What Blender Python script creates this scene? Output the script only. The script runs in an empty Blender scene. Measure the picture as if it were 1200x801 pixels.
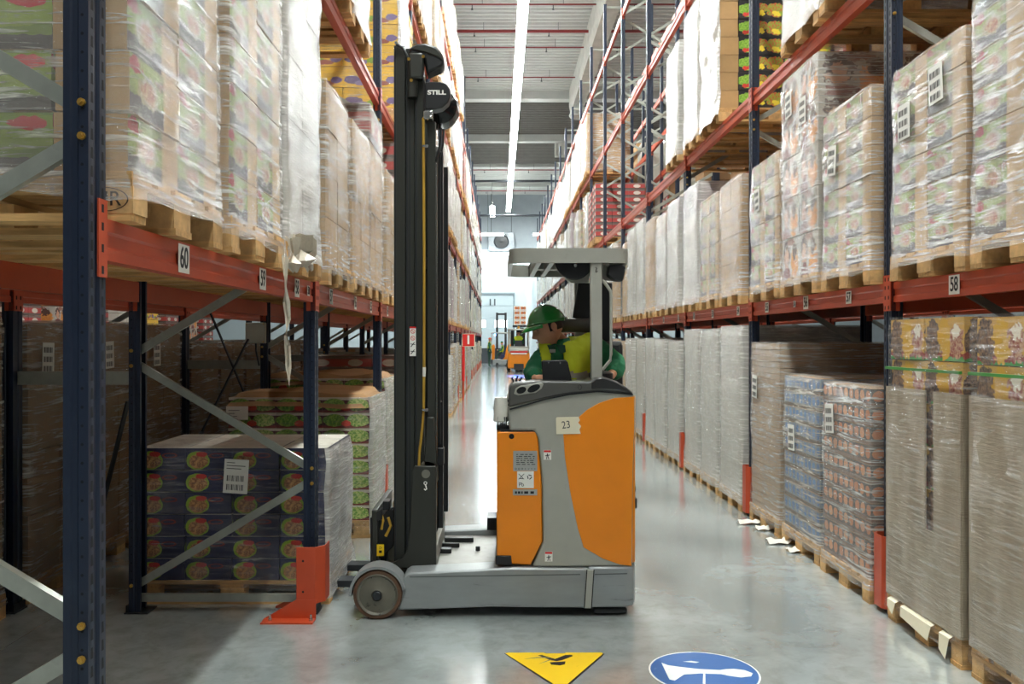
import bpy, bmesh, math, random
from mathutils import Vector, Matrix, noise

# ------------------------------------------------------------------ camera, world, lights, exposure
F = 998.0; CX = 585.0; CY = 398.0; EYE = 1.63
scene = bpy.context.scene
cd = bpy.data.cameras.new('camera'); cam = bpy.data.objects.new('camera', cd)
scene.collection.objects.link(cam); scene.camera = cam
cam.location = (0, 0, EYE); cam.rotation_euler = (math.pi/2, 0, 0)
cd.sensor_width = 36; cd.lens = F/1200*36
cd.shift_x = 15/1200; cd.shift_y = -2.5/1200
cd.clip_start = .05; cd.clip_end = 300
world = bpy.data.worlds.new('World'); scene.world = world; world.use_nodes = True
bg = world.node_tree.nodes['Background']
bg.inputs[0].default_value = (.93, .97, 1.0, 1); bg.inputs[1].default_value = .09
vs = scene.view_settings
scene.display_settings.display_device = 'sRGB'
vs.view_transform = 'Standard'; vs.look = 'None'; vs.gamma = 1; vs.use_curve_mapping = False
vs.exposure = 0.1
STRIP = 112.0         # emission of the aisle strip lights
cy = scene.cycles
cy.max_bounces = 7; cy.diffuse_bounces = 3; cy.glossy_bounces = 3; cy.transparent_max_bounces = 14
cy.transmission_bounces = 3; cy.sample_clamp_indirect = 6.0; cy.caustics_reflective = False; cy.caustics_refractive = False
C = scene.collection
R = random.Random(7)

# ------------------------------------------------------------------ helpers
def P(x, y, Y): return Vector(((x-CX)/F*Y, Y, EYE-(y-CY)/F*Y))
def XZ(x, y, Y): return ((x-CX)/F*Y, EYE-(y-CY)/F*Y)

class MB:
    def __init__(s): s.v = []; s.f = []; s.m = []; s.uv = []
    def face(s, pts, m=0, uv=None):
        n = len(s.v); s.v += [tuple(p) for p in pts]; s.f.append(tuple(range(n, n+len(pts)))); s.m.append(m)
        s.uv.append(uv or [(0, 0), (1, 0), (1, 1), (0, 1)][:len(pts)] + [(0, 0)]*max(0, len(pts)-4)); return s
    def add(s, vs_, fs, m=0):
        n = len(s.v); s.v += [tuple(p) for p in vs_]
        for f in fs:
            s.f.append(tuple(n+i for i in f)); s.m.append(m); s.uv.append([(0, 0)]*len(f))
        return s
    def box(s, x0, x1, y0, y1, z0, z1, m=0, mtop=None):
        n = len(s.v)
        s.v += [(x0,y0,z0),(x1,y0,z0),(x1,y1,z0),(x0,y1,z0),(x0,y0,z1),(x1,y0,z1),(x1,y1,z1),(x0,y1,z1)]
        U = [(0,0),(1,0),(1,1),(0,1)]
        for f, k in (((0,1,5,4),0),((1,2,6,5),0),((2,3,7,6),0),((3,0,4,7),0),((4,5,6,7),1),((3,2,1,0),1)):
            s.f.append(tuple(n+i for i in f)); s.m.append(m if k == 0 or mtop is None else mtop); s.uv.append(U)
        return s
    def prism(s, poly, a, b, axis='y', m=0):
        # poly: 2D outline; axis y -> (x,z), x -> (y,z), z -> (x,y)
        def mk(p, t): return (p[0], t, p[1]) if axis == 'y' else ((t, p[0], p[1]) if axis == 'x' else (p[0], p[1], t))
        k = len(poly); vs_ = [mk(p, a) for p in poly]+[mk(p, b) for p in poly]
        area = sum(poly[i][0]*poly[(i+1) % k][1]-poly[(i+1) % k][0]*poly[i][1] for i in range(k))
        if (area > 0) == (axis == 'y'): o = 1
        else: o = -1
        if b < a: o = -o
        fs = [tuple(range(k)) if o == 1 else tuple(range(k-1, -1, -1)), tuple(range(2*k-1, k-1, -1)) if o == 1 else tuple(range(k, 2*k))]
        for i in range(k):
            j = (i+1) % k
            q = (i, i+k, j+k, j); fs.append(q if o == 1 else q[::-1])
        return s.add(vs_, fs, m)
    def bar(s, p, q, w, h, up=(0, 0, 1), m=0):
        p = Vector(p); q = Vector(q); d = (q-p).normalized(); u = Vector(up)
        a = d.cross(u); a = a.normalized() if a.length > 1e-5 else Vector((1, 0, 0)); b = a.cross(d)
        c = [p+a*(i*w/2)+b*(j*h/2) for i, j in ((-1,-1),(1,-1),(1,1),(-1,1))]+[q+a*(i*w/2)+b*(j*h/2) for i, j in ((-1,-1),(1,-1),(1,1),(-1,1))]
        return s.add(c, [(0,1,2,3),(7,6,5,4),(0,4,5,1),(1,5,6,2),(2,6,7,3),(3,7,4,0)], m)
    def tube(s, path, r, n=10, m=0, caps=True):
        path = [Vector(p) for p in path]; rs = r if isinstance(r, (list, tuple)) else [r]*len(path)
        base = len(s.v); ref = Vector((0.13, .21, .97)); vs_ = []; fs = []
        for i, p in enumerate(path):
            d = (path[min(i+1, len(path)-1)]-path[max(i-1, 0)]).normalized()
            a = d.cross(ref)
            if a.length < .1: a = d.cross(Vector((1, 0, 0)))
            a.normalize(); b = a.cross(d)
            for k in range(n):
                t = 2*math.pi*k/n; vs_.append(p+a*math.cos(t)*rs[i]+b*math.sin(t)*rs[i])
        for i in range(len(path)-1):
            for k in range(n):
                k2 = (k+1) % n; fs.append((i*n+k, i*n+k2, (i+1)*n+k2, (i+1)*n+k))
        if caps: fs.append(tuple(range(n-1, -1, -1))); fs.append(tuple(range((len(path)-1)*n, len(path)*n)))
        return s.add(vs_, fs, m)
    def lathe(s, prof, c, axis='y', n=28, m=0, a0=0, a1=2*math.pi):
        # prof: (radius, t) along the axis
        full = abs(a1-a0-2*math.pi) < 1e-6; k = n if full else n+1; vs_ = []; fs = []
        for r, t in prof:
            for i in range(k):
                a = a0+(a1-a0)*i/n; x = r*math.cos(a); y = r*math.sin(a)
                vs_.append((c[0]+x, c[1]+t, c[2]+y) if axis == 'y' else ((c[0]+t, c[1]+x, c[2]+y) if axis == 'x' else (c[0]+x, c[1]+y, c[2]+t)))
        for j in range(len(prof)-1):
            for i in range(n):
                i2 = (i+1) % k; fs.append((j*k+i, j*k+i2, (j+1)*k+i2, (j+1)*k+i))
        return s.add(vs_, fs, m)
    def mesh(s, name, mats, smooth=False):
        me = bpy.data.meshes.new(name); me.from_pydata(s.v, [], s.f)
        for m in mats: me.materials.append(m)
        me.polygons.foreach_set('material_index', s.m)
        uvl = me.uv_layers.new(name='UVMap'); flat = [c for u in s.uv for p in u for c in p]
        if len(flat) == 2*len(me.loops): uvl.data.foreach_set('uv', flat)
        if smooth: me.polygons.foreach_set('use_smooth', [True]*len(me.polygons))
        me.update(); return me
    def build(s, name, mats, parent=None, world=False, smooth=False, bevel=0, seg=2, sharp=40):
        if not isinstance(mats, (list, tuple)): mats = [mats]
        if world and parent is not None:
            r = parent
            while r.parent: r = r.parent
            L = r.location; s.v = [(v[0]-L[0], v[1]-L[1], v[2]-L[2]) for v in s.v]
        me = s.mesh(name, mats, smooth or bevel > 0); o = obj(name, me, parent)
        if bevel or smooth:
            bm = bmesh.new(); bm.from_mesh(me); bmesh.ops.remove_doubles(bm, verts=bm.verts, dist=1e-5)
            bmesh.ops.recalc_face_normals(bm, faces=bm.faces); bm.to_mesh(me); bm.free()
            me.set_sharp_from_angle(angle=math.radians(sharp))
        if bevel:
            md = o.modifiers.new('bevel', 'BEVEL'); md.width = bevel; md.segments = seg; md.limit_method = 'ANGLE'; md.angle_limit = math.radians(35)
            md.harden_normals = False
        return o

def obj(name, me, parent=None, loc=(0, 0, 0), rot=None):
    o = bpy.data.objects.new(name, me); C.objects.link(o); o.location = loc
    if rot: o.rotation_euler = rot
    if parent is not None: o.parent = parent
    return o
def tag(o, label=None, cat=None, group=None, kind=None):
    if label: o['label'] = label
    if cat: o['category'] = cat
    if group: o['group'] = group
    if kind: o['kind'] = kind
    return o
def thing(name, label, cat, loc=(0, 0, 0), rz=0, group=None):
    o = bpy.data.objects.new(name, None); C.objects.link(o); o.location = loc; o.rotation_euler = (0, 0, rz)
    o.empty_display_size = .1
    return tag(o, label, cat, group)
def copy_tree(o, parent=None):
    c = o.copy(); C.objects.link(c)
    if parent is not None: c.parent = parent
    for ch in list(o.children): copy_tree(ch, c)
    return c
def text(name, body, size, loc, rot, m, parent=None, align='CENTER', extrude=.0008, world=True, sx=1.0, bold=0):
    cu = bpy.data.curves.new(name, 'FONT'); cu.body = body; cu.size = size; cu.align_x = align; cu.align_y = 'CENTER'
    cu.extrude = extrude; cu.materials.append(m); cu.offset = bold
    o = obj(name, cu); dg = bpy.context.evaluated_depsgraph_get(); dg.update()
    me = bpy.data.meshes.new_from_object(o.evaluated_get(dg)); bpy.data.objects.remove(o); bpy.data.curves.remove(cu)
    me.name = name; me.materials.clear(); me.materials.append(m); o = obj(name, me, parent)
    if parent is not None and world:
        r = parent
        while r.parent: r = r.parent
        loc = Vector(loc)-r.location
    o.location = loc; o.rotation_euler = rot; o.scale = (sx, 1, 1)
    return o
FRONT = (math.pi/2, 0, 0)                       # text facing -Y
LEFTAISLE = (math.pi/2, 0, math.pi/2)           # text facing +X
RIGHTAISLE = (math.pi/2, 0, -math.pi/2)         # text facing -X

# ------------------------------------------------------------------ materials
def srgb(c):
    if isinstance(c, str):
        c = [int(c[i:i+2], 16)/255 for i in (0, 2, 4)]
    return tuple((x/12.92 if x <= .04045 else ((x+.055)/1.055)**2.4) for x in c)+(1,)
class NT:
    def __init__(s, name):
        s.m = bpy.data.materials.new(name); s.m.use_nodes = True; s.t = s.m.node_tree
        s.b = s.t.nodes['Principled BSDF']; s.out = s.t.nodes['Material Output']
    def n(s, typ, **kw):
        nd = s.t.nodes.new(typ)
        for k, v in kw.items(): setattr(nd, k, v)
        return nd
    def l(s, a, b): s.t.links.new(a, b)
    def val(s, sock, v):
        if hasattr(v, 'is_linked') or isinstance(v, bpy.types.NodeSocket): s.l(v, sock)
        else: sock.default_value = v
    def math(s, op, a, b=None, clamp=False):
        nd = s.n('ShaderNodeMath', operation=op, use_clamp=clamp); s.val(nd.inputs[0], a)
        if b is not None: s.val(nd.inputs[1], b)
        return nd.outputs[0]
    def mix(s, f, a, b, mode='MIX'):
        nd = s.n('ShaderNodeMix', data_type='RGBA', blend_type=mode); s.val(nd.inputs[0], f); s.val(nd.inputs[6], a); s.val(nd.inputs[7], b)
        return nd.outputs[2]
    def coord(s, kind='Object', scale=(1, 1, 1), rot=(0, 0, 0)):
        tc = s.n('ShaderNodeTexCoord'); mp = s.n('ShaderNodeMapping'); s.l(tc.outputs[kind], mp.inputs[0])
        mp.inputs['Scale'].default_value = scale; mp.inputs['Rotation'].default_value = rot
        return mp.outputs[0]
    def noise(s, vec, scale=5, detail=4, rough=.55, dist=0):
        nd = s.n('ShaderNodeTexNoise'); s.l(vec, nd.inputs['Vector']); nd.inputs['Scale'].default_value = scale
        nd.inputs['Detail'].default_value = detail; nd.inputs['Roughness'].default_value = rough; nd.inputs['Distortion'].default_value = dist
        return nd.outputs[0]
    def ramp(s, f, lo, hi, a=0.0, b=1.0):
        nd = s.n('ShaderNodeMapRange'); nd.clamp = True; s.l(f, nd.inputs[0])
        for i, v in enumerate((lo, hi, a, b)): nd.inputs[i+1].default_value = v
        return nd.outputs[0]
    def bump(s, h, strength=.3, dist=.01):
        nd = s.n('ShaderNodeBump'); s.l(h, nd.inputs['Height']); nd.inputs['Strength'].default_value = strength; nd.inputs['Distance'].default_value = dist
        return nd.outputs[0]
    def objrand(s): return s.n('ShaderNodeObjectInfo').outputs['Random']
def mat(name, col, rough=.5, metal=0.0, var=.12, vscale=6, bump=0, bscale=40, stretch=(1, 1, 1), emit=0, spec=.5, orand=0, dirt=None, coat=0):
    t = NT(name); c = srgb(col); v = t.coord('Object', stretch); nz = t.noise(v, vscale, 5)
    cc = t.mix(t.ramp(nz, .3, .7), tuple(x*(1-var) for x in c[:3])+(1,), tuple(min(1, x*(1+var)) for x in c[:3])+(1,))
    if orand:
        r = t.ramp(t.objrand(), 0, 1, 1-orand, 1+orand)
        hsv = t.n('ShaderNodeHueSaturation'); t.l(cc, hsv.inputs['Color']); t.l(r, hsv.inputs['Value']); cc = hsv.outputs[0]
    if dirt:
        dc, lo, hi, ds = dirt[:4]; dn = t.noise(t.coord('Object', dirt[4] if len(dirt) > 4 else (1, 1, 1)), ds, 8, .7)
        cc = t.mix(t.ramp(dn, lo, hi), cc, srgb(dc))
    t.val(t.b.inputs['Base Color'], cc); t.b.inputs['Roughness'].default_value = rough; t.b.inputs['Metallic'].default_value = metal
    t.b.inputs['Specular IOR Level'].default_value = spec; t.b.inputs['Coat Weight'].default_value = coat
    if emit:
        t.b.inputs['Emission Color'].default_value = c; t.b.inputs['Emission Strength'].default_value = emit
    if bump: t.l(t.bump(t.noise(v, bscale, 4), bump, .01), t.b.inputs['Normal'])
    return t.m

BLUE = mat('rack_blue_paint', '131f33', .42, 0, .15, 3, dirt=('1f2d40', .55, .8, 9))
ORANGE = mat('rack_orange_paint', 'b94a2c', .4, 0, .08, 4, dirt=('9c4028', .58, .8, 12))
GUARD = mat('guard_orange_paint', 'ba4522', .45, 0, .08, 5, dirt=('8a3a20', .66, .8, 22))
ZINC = mat('galvanised_steel', 'a3a69c', .38, .55, .12, 14, dirt=('7c7d72', .55, .8, 7))
DARKSTEEL = mat('dark_steel', '24272b', .5, .3)
WOOD = mat('pallet_wood', 'c79b62', .75, 0, .28, 5, .25, 20, (1, 9, 9), orand=.22)
WOOD2 = mat('pallet_wood_along', 'bf935c', .75, 0, .28, 5, .25, 20, (9, 1, 9), orand=.22)
BLOCKM = mat('pallet_block_wood', 'c9a06a', .8, 0, .25, 18, .2, 60, orand=.2)
WHITE = mat('white_sticker', 'efeee6', .5, 0, .04)
CREAM = mat('cream_card', 'e6dcc0', .7, 0, .05)
BLACKINK = mat('black_ink', '15151a', .5, 0, .02)
SLOT = mat('perforation_shadow', '080a0e', .9, 0, 0)
BRASS = mat('bolt_zinc_yellow', 'c9a04c', .35, .8)
TRUCKGREY = mat('truck_grey_paint', 'a5a49a', .38, .15, .05, 8, .04, 220, dirt=('85847a', .62, .85, 6))
CHASSIS = mat('chassis_grey_paint', '909393', .38, .25, .08, 5, .05, 120, (1, 1, 3), dirt=('46464a', .6, .74, 3.2, (.6, 1, 7)))
TRUCKORANGE = mat('truck_orange_paint', 'e8860c', .36, 0, .04, 6, .05, 260, dirt=('b0610c', .72, .86, 8))
MAST = mat('mast_charcoal', '393a35', .4, .35, .1, 6, .03, 100, (1, 1, .2))
BLACK = mat('black_plastic', '191a1c', .42, 0, .1)
CONSOLE = mat('console_grey_plastic', '4f4e4b', .35, 0, .06, 9, .03, 300)
RUBBER = mat('wheel_polyurethane', '5e422e', .6, 0, .2, 15, .1, 60, dirt=('3c2c20', .5, .8, 12))
HUB = mat('wheel_hub_metal', '6a665a', .5, .3, .1, 10, dirt=('2c2922', .6, .66, 8))
CHROME = mat('bright_metal', 'c8c8c4', .22, .9, .05)
YELLOW = mat('hazard_yellow', 'f0c81c', .5, 0, .06)
HOSE = mat('brass_coloured_hose', 'c9a040', .35, .4)
RED = mat('signal_red', 'd8221c', .45, 0, .04)
KRAFTSHEET = mat('kraft_sheet', '9c7448', .8, 0, .12, 4, .3, 6, orand=.1)
SHEETWHITE = mat('profiled_white_sheet', 'acada9', .6, 0, .05, 2)
ROOFGREY = mat('roof_grey_sheet', '4f4c47', .7, 0, .1, 3)
CONCRETE = mat('precast_concrete', 'a9a7a0', .8, 0, .12, 3, .1, 30)
PIPERED = mat('sprinkler_red', '741c1c', .4, 0, .05)
PIPEDARK = mat('pipe_dark', '2c3036', .5)

def print_mat(name, base, shapes, rough=.6, basevar=.1, wob=.05, band=None, orand=.06, window=None, border=None):
    """printed carton: ellipses (u, v, ru, rv, colour) on UV, irregular edges; window=(u0,u1) limits the print"""
    t = NT(name); tc = t.n('ShaderNodeTexCoord'); uv = tc.outputs['UV']; oc = t.coord('Object')
    nz = t.n('ShaderNodeTexNoise'); t.l(oc, nz.inputs['Vector']); nz.inputs['Scale'].default_value = 28; nz.inputs['Detail'].default_value = 3
    sub = t.n('ShaderNodeVectorMath', operation='SUBTRACT'); t.l(nz.outputs['Color'], sub.inputs[0]); sub.inputs[1].default_value = (.5, .5, .5)
    sc = t.n('ShaderNodeVectorMath', operation='SCALE'); t.l(sub.outputs[0], sc.inputs[0]); sc.inputs['Scale'].default_value = wob*2
    ad = t.n('ShaderNodeVectorMath', operation='ADD'); t.l(uv, ad.inputs[0]); t.l(sc.outputs[0], ad.inputs[1])
    sx = t.n('ShaderNodeSeparateXYZ'); t.l(ad.outputs[0], sx.inputs[0]); U, V = sx.outputs[0], sx.outputs[1]
    s0 = t.n('ShaderNodeSeparateXYZ'); t.l(uv, s0.inputs[0]); U0, V0 = s0.outputs[0], s0.outputs[1]
    b = srgb(base); n2 = t.noise(oc, 9, 4)
    kraft = t.mix(t.ramp(n2, .3, .7), tuple(x*(1-basevar) for x in b[:3])+(1,), tuple(x*(1+basevar) for x in b[:3])+(1,))
    cc = kraft
    for bd in (band or []):
        v0, v1, col = bd
        f = t.math('MULTIPLY', t.math('GREATER_THAN', V, v0), t.math('LESS_THAN', V, v1)); cc = t.mix(f, cc, srgb(col))
    for (u, v, ru, rv, col) in shapes:
        a = t.math('DIVIDE', t.math('SUBTRACT', U, u), ru); c = t.math('DIVIDE', t.math('SUBTRACT', V, v), rv)
        d = t.math('ADD', t.math('MULTIPLY', a, a), t.math('MULTIPLY', c, c)); f = t.math('LESS_THAN', d, 1.0)
        if isinstance(col, tuple):        # speckled two-tone food
            sp = t.ramp(t.noise(oc, 60, 4, .7), .42, .58); cl = t.mix(sp, srgb(col[0]), srgb(col[1]))
        else: cl = srgb(col)
        cc = t.mix(f, cc, cl)
    if window:
        f = t.math('MULTIPLY', t.math('GREATER_THAN', U0, window[0]), t.math('LESS_THAN', U0, window[1])); cc = t.mix(f, kraft, cc)
    hsv = t.n('ShaderNodeHueSaturation'); t.l(cc, hsv.inputs['Color']); t.l(t.ramp(t.objrand(), 0, 1, 1-orand, 1+orand), hsv.inputs['Value'])
    t.l(hsv.outputs[0], t.b.inputs['Base Color']); t.b.inputs['Roughness'].default_value = rough
    return t.m

KRAFT = mat('kraft_carton', 'b08a5a', .7, 0, .1, 5, .08, 30, orand=.1)
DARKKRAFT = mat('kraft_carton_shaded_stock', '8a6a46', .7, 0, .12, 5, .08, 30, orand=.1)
PRODUCE = print_mat('produce_print', 'b8935f', [(.4, .66, .5, .34, ('77873c', '92a052')), (.36, .5, .2, .27, ('b8ab90', '93885c')), (.36, .48, .13, .18, ('9a4a3c', 'b89c70')), (.1, .85, .12, .12, 'a0303a'), (.6, .8, .1, .12, ('4a6a34', '9a4a40'))], band=[(-1, .34, '4d4342'), (.34, 2, '7a8046')], window=(.0, .66), wob=.13)
PRODUCE_DARK = print_mat('salad_tray_print', '54473f', [(.5, .7, .7, .35, '8a9a3a'), (.3, .4, .24, .22, 'e9e2cc'), (.3, .4, .18, .15, ('d05a3c', 'e0c070')), (.85, .82, .12, .12, 'c8323a')], band=[(-1, .25, '4a413e'), (.25, 2, '76863c')])
FOOD = print_mat('blue_food_print', '1b2348', [(.26, .42, .25, .44, '86a42c'), (.27, .38, .2, .33, ('7a4c2c', 'c89458')), (.34, .72, .12, .12, 'b82c24'), (.66, .66, .17, .12, '7a2a2c'), (.66, .66, .12, .07, '26284e')], basevar=.25, wob=.04, rough=.35)
CANS = print_mat('canned_salad_print', '4a1e1a', [(.25, .5, .24, .42, ('4f8a24', '9cc050')), (.75, .5, .24, .42, ('5f9430', 'c4cf78')), (.5, .3, .1, .2, 'd8402c')], band=[(.82, 2, 'd8d0be'), (-1, .16, '7c2a22')], wob=.05)
YELLOWP = print_mat('yellow_bonbon_print', 'e9b93a', [(.18, .36, .16, .2, '6a5480'), (.33, .2, .12, .12, '8d7aa2'), (.55, .28, .13, .15, '86a83c'), (.68, .2, .16, .12, '9c5a48'), (.88, .36, .1, .16, '7b6692'), (.5, .75, .08, .04, 'a88a58')], orand=.04)
POSTER = print_mat('portrait_carton_print', 'b5ada2', [(.25, .62, .19, .36, '4a302c'), (.25, .5, .13, .26, 'c89478'), (.27, .1, .22, .2, '7a3f3c'), (.72, .38, .22, .4, ('d07c34', 'e09a50')), (.72, .66, .13, .2, '5c4036'), (.5, .9, .2, .1, '8a5a4a')], wob=.16)
FRUIT = print_mat('fruit_crate_print', '2a2420', [(.2, .5, .2, .4, ('6fa32c', 'a6cc4a')), (.48, .62, .16, .28, ('b83828', '8fae3c')), (.8, .5, .2, .4, ('7fae34', 'c8502c')), (.48, .34, .1, .16, 'ecd23a'), (.82, .3, .09, .14, 'ecd23a'), (.15, .25, .1, .12, 'd8402c')], band=[(-1, .1, '1a1613'), (.86, 2, '1c1814')], wob=.12)
YELLOWMIX = print_mat('yellow_snack_print', 'c79a48', [(.2, .5, .2, .5, ('4a3a34', '8a6a50')), (.5, .5, .16, .5, 'd0a028'), (.8, .45, .16, .4, ('8a3a30', 'c8a080')), (.8, .7, .07, .16, 'e6dcc8')], band=[(-1, .08, '3f8a3c'), (.08, .2, '8a3428')], wob=.16)
BOTTLE = print_mat('bottle_tray_print', '3a2c26', [(.17, .6, .13, .3, 'b86a3a'), (.5, .6, .13, .3, 'c98050'), (.83, .6, .13, .3, 'b86a3a')], band=[(-1, .22, '6a4a36')])
BOTTLEBLUE = print_mat('blue_bottle_tray_print', '6a7a8a', [(.17, .6, .12, .3, '2f66a0'), (.5, .6, .12, .3, '4a7cb0'), (.83, .6, .12, .3, '2f66a0')], band=[(-1, .22, '4a4038')])
REDCRATE = print_mat('red_crate_print', 'a83c38', [(.5, .5, .22, .26, 'cfc6ba')], band=[(-1, .22, '5c4c46'), (.78, 2, '75605a')], wob=.03)
PURPLE = print_mat('purple_carton_print', '7e6878', [(.5, .5, .35, .36, ('b08a98', '54404c'))])
SACK = mat('white_paper_sack', 'd8d2c6', .7, 0, .08, 5, .4, 8)
CARDWHITE = mat('grey_white_carton', 'c2bcb0', .6, 0, .08, 5, orand=.08)

def film_mat(name, base=.3, gain=.5, tint=(.93, .9, .86), diag=.5, opaque=None, calm=False):
    t = NT(name); t.t.nodes.remove(t.b)
    v1 = t.coord('Object', (.9, .9, 13), (diag, diag*.6, 0)); v2 = t.coord('Object', (3, 3, 1), (0.2, -.3, 0)); v3 = t.coord('Object', (1, 1, 3), (-.5, .4, 0))
    rnd = t.objrand()
    for v in ():
        pass
    n1 = t.noise(v1, 3.2, 6, .65, 1.2); n2 = t.noise(v2, 2.0, 3); n3 = t.noise(v3, 9, 5, .7, .6)
    h = t.math('ADD', t.math('MULTIPLY', n1, 1.0), t.math('MULTIPLY', n3, .45))
    bp = t.bump(h, .22 if calm else .6, .05)
    dif = t.n('ShaderNodeBsdfDiffuse'); t.l(bp, dif.inputs['Normal'])
    if opaque is None: dif.inputs[0].default_value = tint+(1,)
    else:
        a, b = opaque; cc = t.mix(t.ramp(n2, .38, .62), srgb(a), srgb(b)); cc = cc if calm else t.mix(t.ramp(n1, .5, .66), cc, (.86, .85, .82, 1))  # white streaks painted over the goods colour as film highlights
        t.l(cc, dif.inputs[0])
    gl = t.n('ShaderNodeBsdfGlossy'); gl.inputs['Roughness'].default_value = .2; t.l(bp, gl.inputs['Normal']); gl.inputs[0].default_value = (.95, .95, .95, 1)
    lw = t.n('ShaderNodeLayerWeight'); lw.inputs['Blend'].default_value = .35; t.l(bp, lw.inputs['Normal'])
    m1 = t.n('ShaderNodeMixShader'); t.l(t.math('ADD', t.math('MULTIPLY', lw.outputs['Fresnel'], .75), .12, True), m1.inputs[0]); t.l(dif.outputs[0], m1.inputs[1]); t.l(gl.outputs[0], m1.inputs[2])
    if opaque is None:
        tr = t.n('ShaderNodeBsdfTransparent'); tr.inputs[0].default_value = (.97, .96, .94, 1)
        f = t.math('ADD', t.math('MULTIPLY', t.ramp(n1, .5, .72), gain), base, True)  # film haze, plus white noise streaks painted in as its highlights
        f = t.math('ADD', f, t.math('MULTIPLY', t.ramp(n2, .5, .75), .15), True)
        m2 = t.n('ShaderNodeMixShader'); t.l(f, m2.inputs[0]); t.l(tr.outputs[0], m2.inputs[1]); t.l(m1.outputs[0], m2.inputs[2]); sh = m2.outputs[0]
    else: sh = m1.outputs[0]
    t.l(sh, t.out.inputs[0]); return t.m
FILM = film_mat('stretch_film', .2, .6, (.97, .92, .84))
FILMCLEAR = film_mat('clear_stretch_film', .03, .36, diag=.1)
FILMAISLE = film_mat('wrinkled_clear_film', .5, .5, (.85, .82, .78), diag=.9)
FILMWHITE = film_mat('milky_stretch_film', .42, .42, (.86, .83, .78))
SLEEVE = film_mat('grey_paper_sleeve', opaque=('998a76', 'ac9f8a'), diag=.2, calm=True)
WRAPKRAFT = film_mat('film_over_kraft', opaque=('9c7b54', 'cbb593'))
WRAPWHITE = film_mat('film_over_white_goods', opaque=('b9aea0', 'e6e2da'))
WRAPPINK = film_mat('film_over_pink_goods', opaque=('a8695c', 'd8c2b4'))
WRAPGREEN = film_mat('film_over_green_goods', opaque=('7d8450', 'cfc7a8'))
WRAPBROWN = film_mat('brown_film_over_goods', opaque=('6a5442', '8f765c'))

# ------------------------------------------------------------------ the hall
def struct(mb, name, m, **k): return tag(mb.build(name, m, **k), kind='structure')

def floor_mat():
    t = NT('polished_concrete'); v = t.coord('Object'); n1 = t.noise(v, .55, 6, .6, .3); n2 = t.noise(v, 7, 8, .7, .4); n3 = t.noise(t.coord('Object', (14, .7, 1), (0, 0, .12)), 3, 6, .7)
    n4 = t.noise(t.coord('Object', (1.5, 12, 1), (0, 0, .5)), 4, 6, .7)
    c = t.mix(t.ramp(n1, .32, .68), srgb('6f7674'), srgb('bcc3c1')); c = t.mix(t.math('MULTIPLY', t.ramp(n2, .45, .75), .55), c, srgb('6b6e67'))
    c = t.mix(t.math('MULTIPLY', t.ramp(n3, .6, .8), .12), c, srgb('c4c8c8')); c = t.mix(t.math('MULTIPLY', t.ramp(n4, .62, .8), .14), c, srgb('565a58'))
    # saw-cut joints
    sx = t.n('ShaderNodeSeparateXYZ'); t.l(v, sx.inputs[0])
    for ax, per, off in ((1, 6.0, 2.5), (0, 6.0, 2.62)):
        md = t.math('ABSOLUTE', t.math('SUBTRACT', t.math('FRACT', t.math('DIVIDE', t.math('ADD', sx.outputs[ax], 60+off), per)), .5))
        c = t.mix(t.math('MULTIPLY', t.math('GREATER_THAN', md, .4994), .5), c, srgb('55585a'))
    t.l(c, t.b.inputs['Base Color'])
    r = t.math('ADD', t.ramp(n2, .35, .7, .09, .2), t.ramp(n1, .3, .7, 0, .07)); t.l(r, t.b.inputs['Roughness']); t.b.inputs['Specular IOR Level'].default_value = 1.0
    t.b.inputs['Coat Weight'].default_value = 1.0; t.b.inputs['Coat IOR'].default_value = 2.3; t.b.inputs['Coat Roughness'].default_value = .16
    hh = t.math('ADD', t.math('MULTIPLY', n2, .25), t.math('MULTIPLY', t.noise(v, 1.7, 2), 1.0)); t.l(t.bump(hh, .12, .02), t.b.inputs['Normal']); return t.m
YW = 60.0; CEIL = 11.9
m = MB(); m.box(-26, 26, -8, YW+.3, -.2, 0); struct(m, 'floor', floor_mat())
WALLW = mat('white_wall_panels', 'c3cfd3', .6, 0, .02, 1); WALLG = mat('grey_wall_panels', '8f9599', .7, 0, .06, 2)
m = MB(); m.box(-26, 26, YW, YW+.3, 0, 8.0); struct(m, 'wall_back', WALLW)
m = MB(); m.box(-26, 26, YW-.02, YW+.3, 8.0, 12.6); struct(m, 'wall_back_upper', WALLG)
for sx_, nm in ((-1, 'wall_left'), (1, 'wall_right')):
    m = MB(); m.box(min(sx_*26, sx_*26.3), max(sx_*26, sx_*26.3), -8, YW+.3, 0, 12.6); struct(m, nm, WALLG)
# profiled ceiling sheet: real ribs running across the aisle; grey raised bays between the white beams
def sheet(y0, y1, z, pitch, mt, name):
    m = MB(); y = y0; pts = []
    while y < y1:
        pts += [(y, z), (y+pitch*.52, z), (y+pitch*.62, z-.07), (y+pitch*.9, z-.07)]; y += pitch
    pts.append((y1, z))
    for a, b in zip(pts[:-1], pts[1:]): m.face([(-26, a[0], a[1]), (-26, b[0], b[1]), (26, b[0], b[1]), (26, a[0], a[1])])
    m.face([(-26, y0, z+.01), (26, y0, z+.01), (26, y1, z+.01), (-26, y1, z+.01)])
    o = m.build(name, mt); return tag(o, kind='structure')
sheet(-8, 35.4, CEIL, .3, SHEETWHITE, 'ceiling')
sheet(35.4, 43.2, CEIL+.12, .3, ROOFGREY, 'ceiling.001')
sheet(43.2, 50.5, CEIL+.15, .3, ROOFGREY, 'ceiling.002')
sheet(50.5, YW, CEIL, .5, SHEETWHITE, 'ceiling.003')
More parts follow.
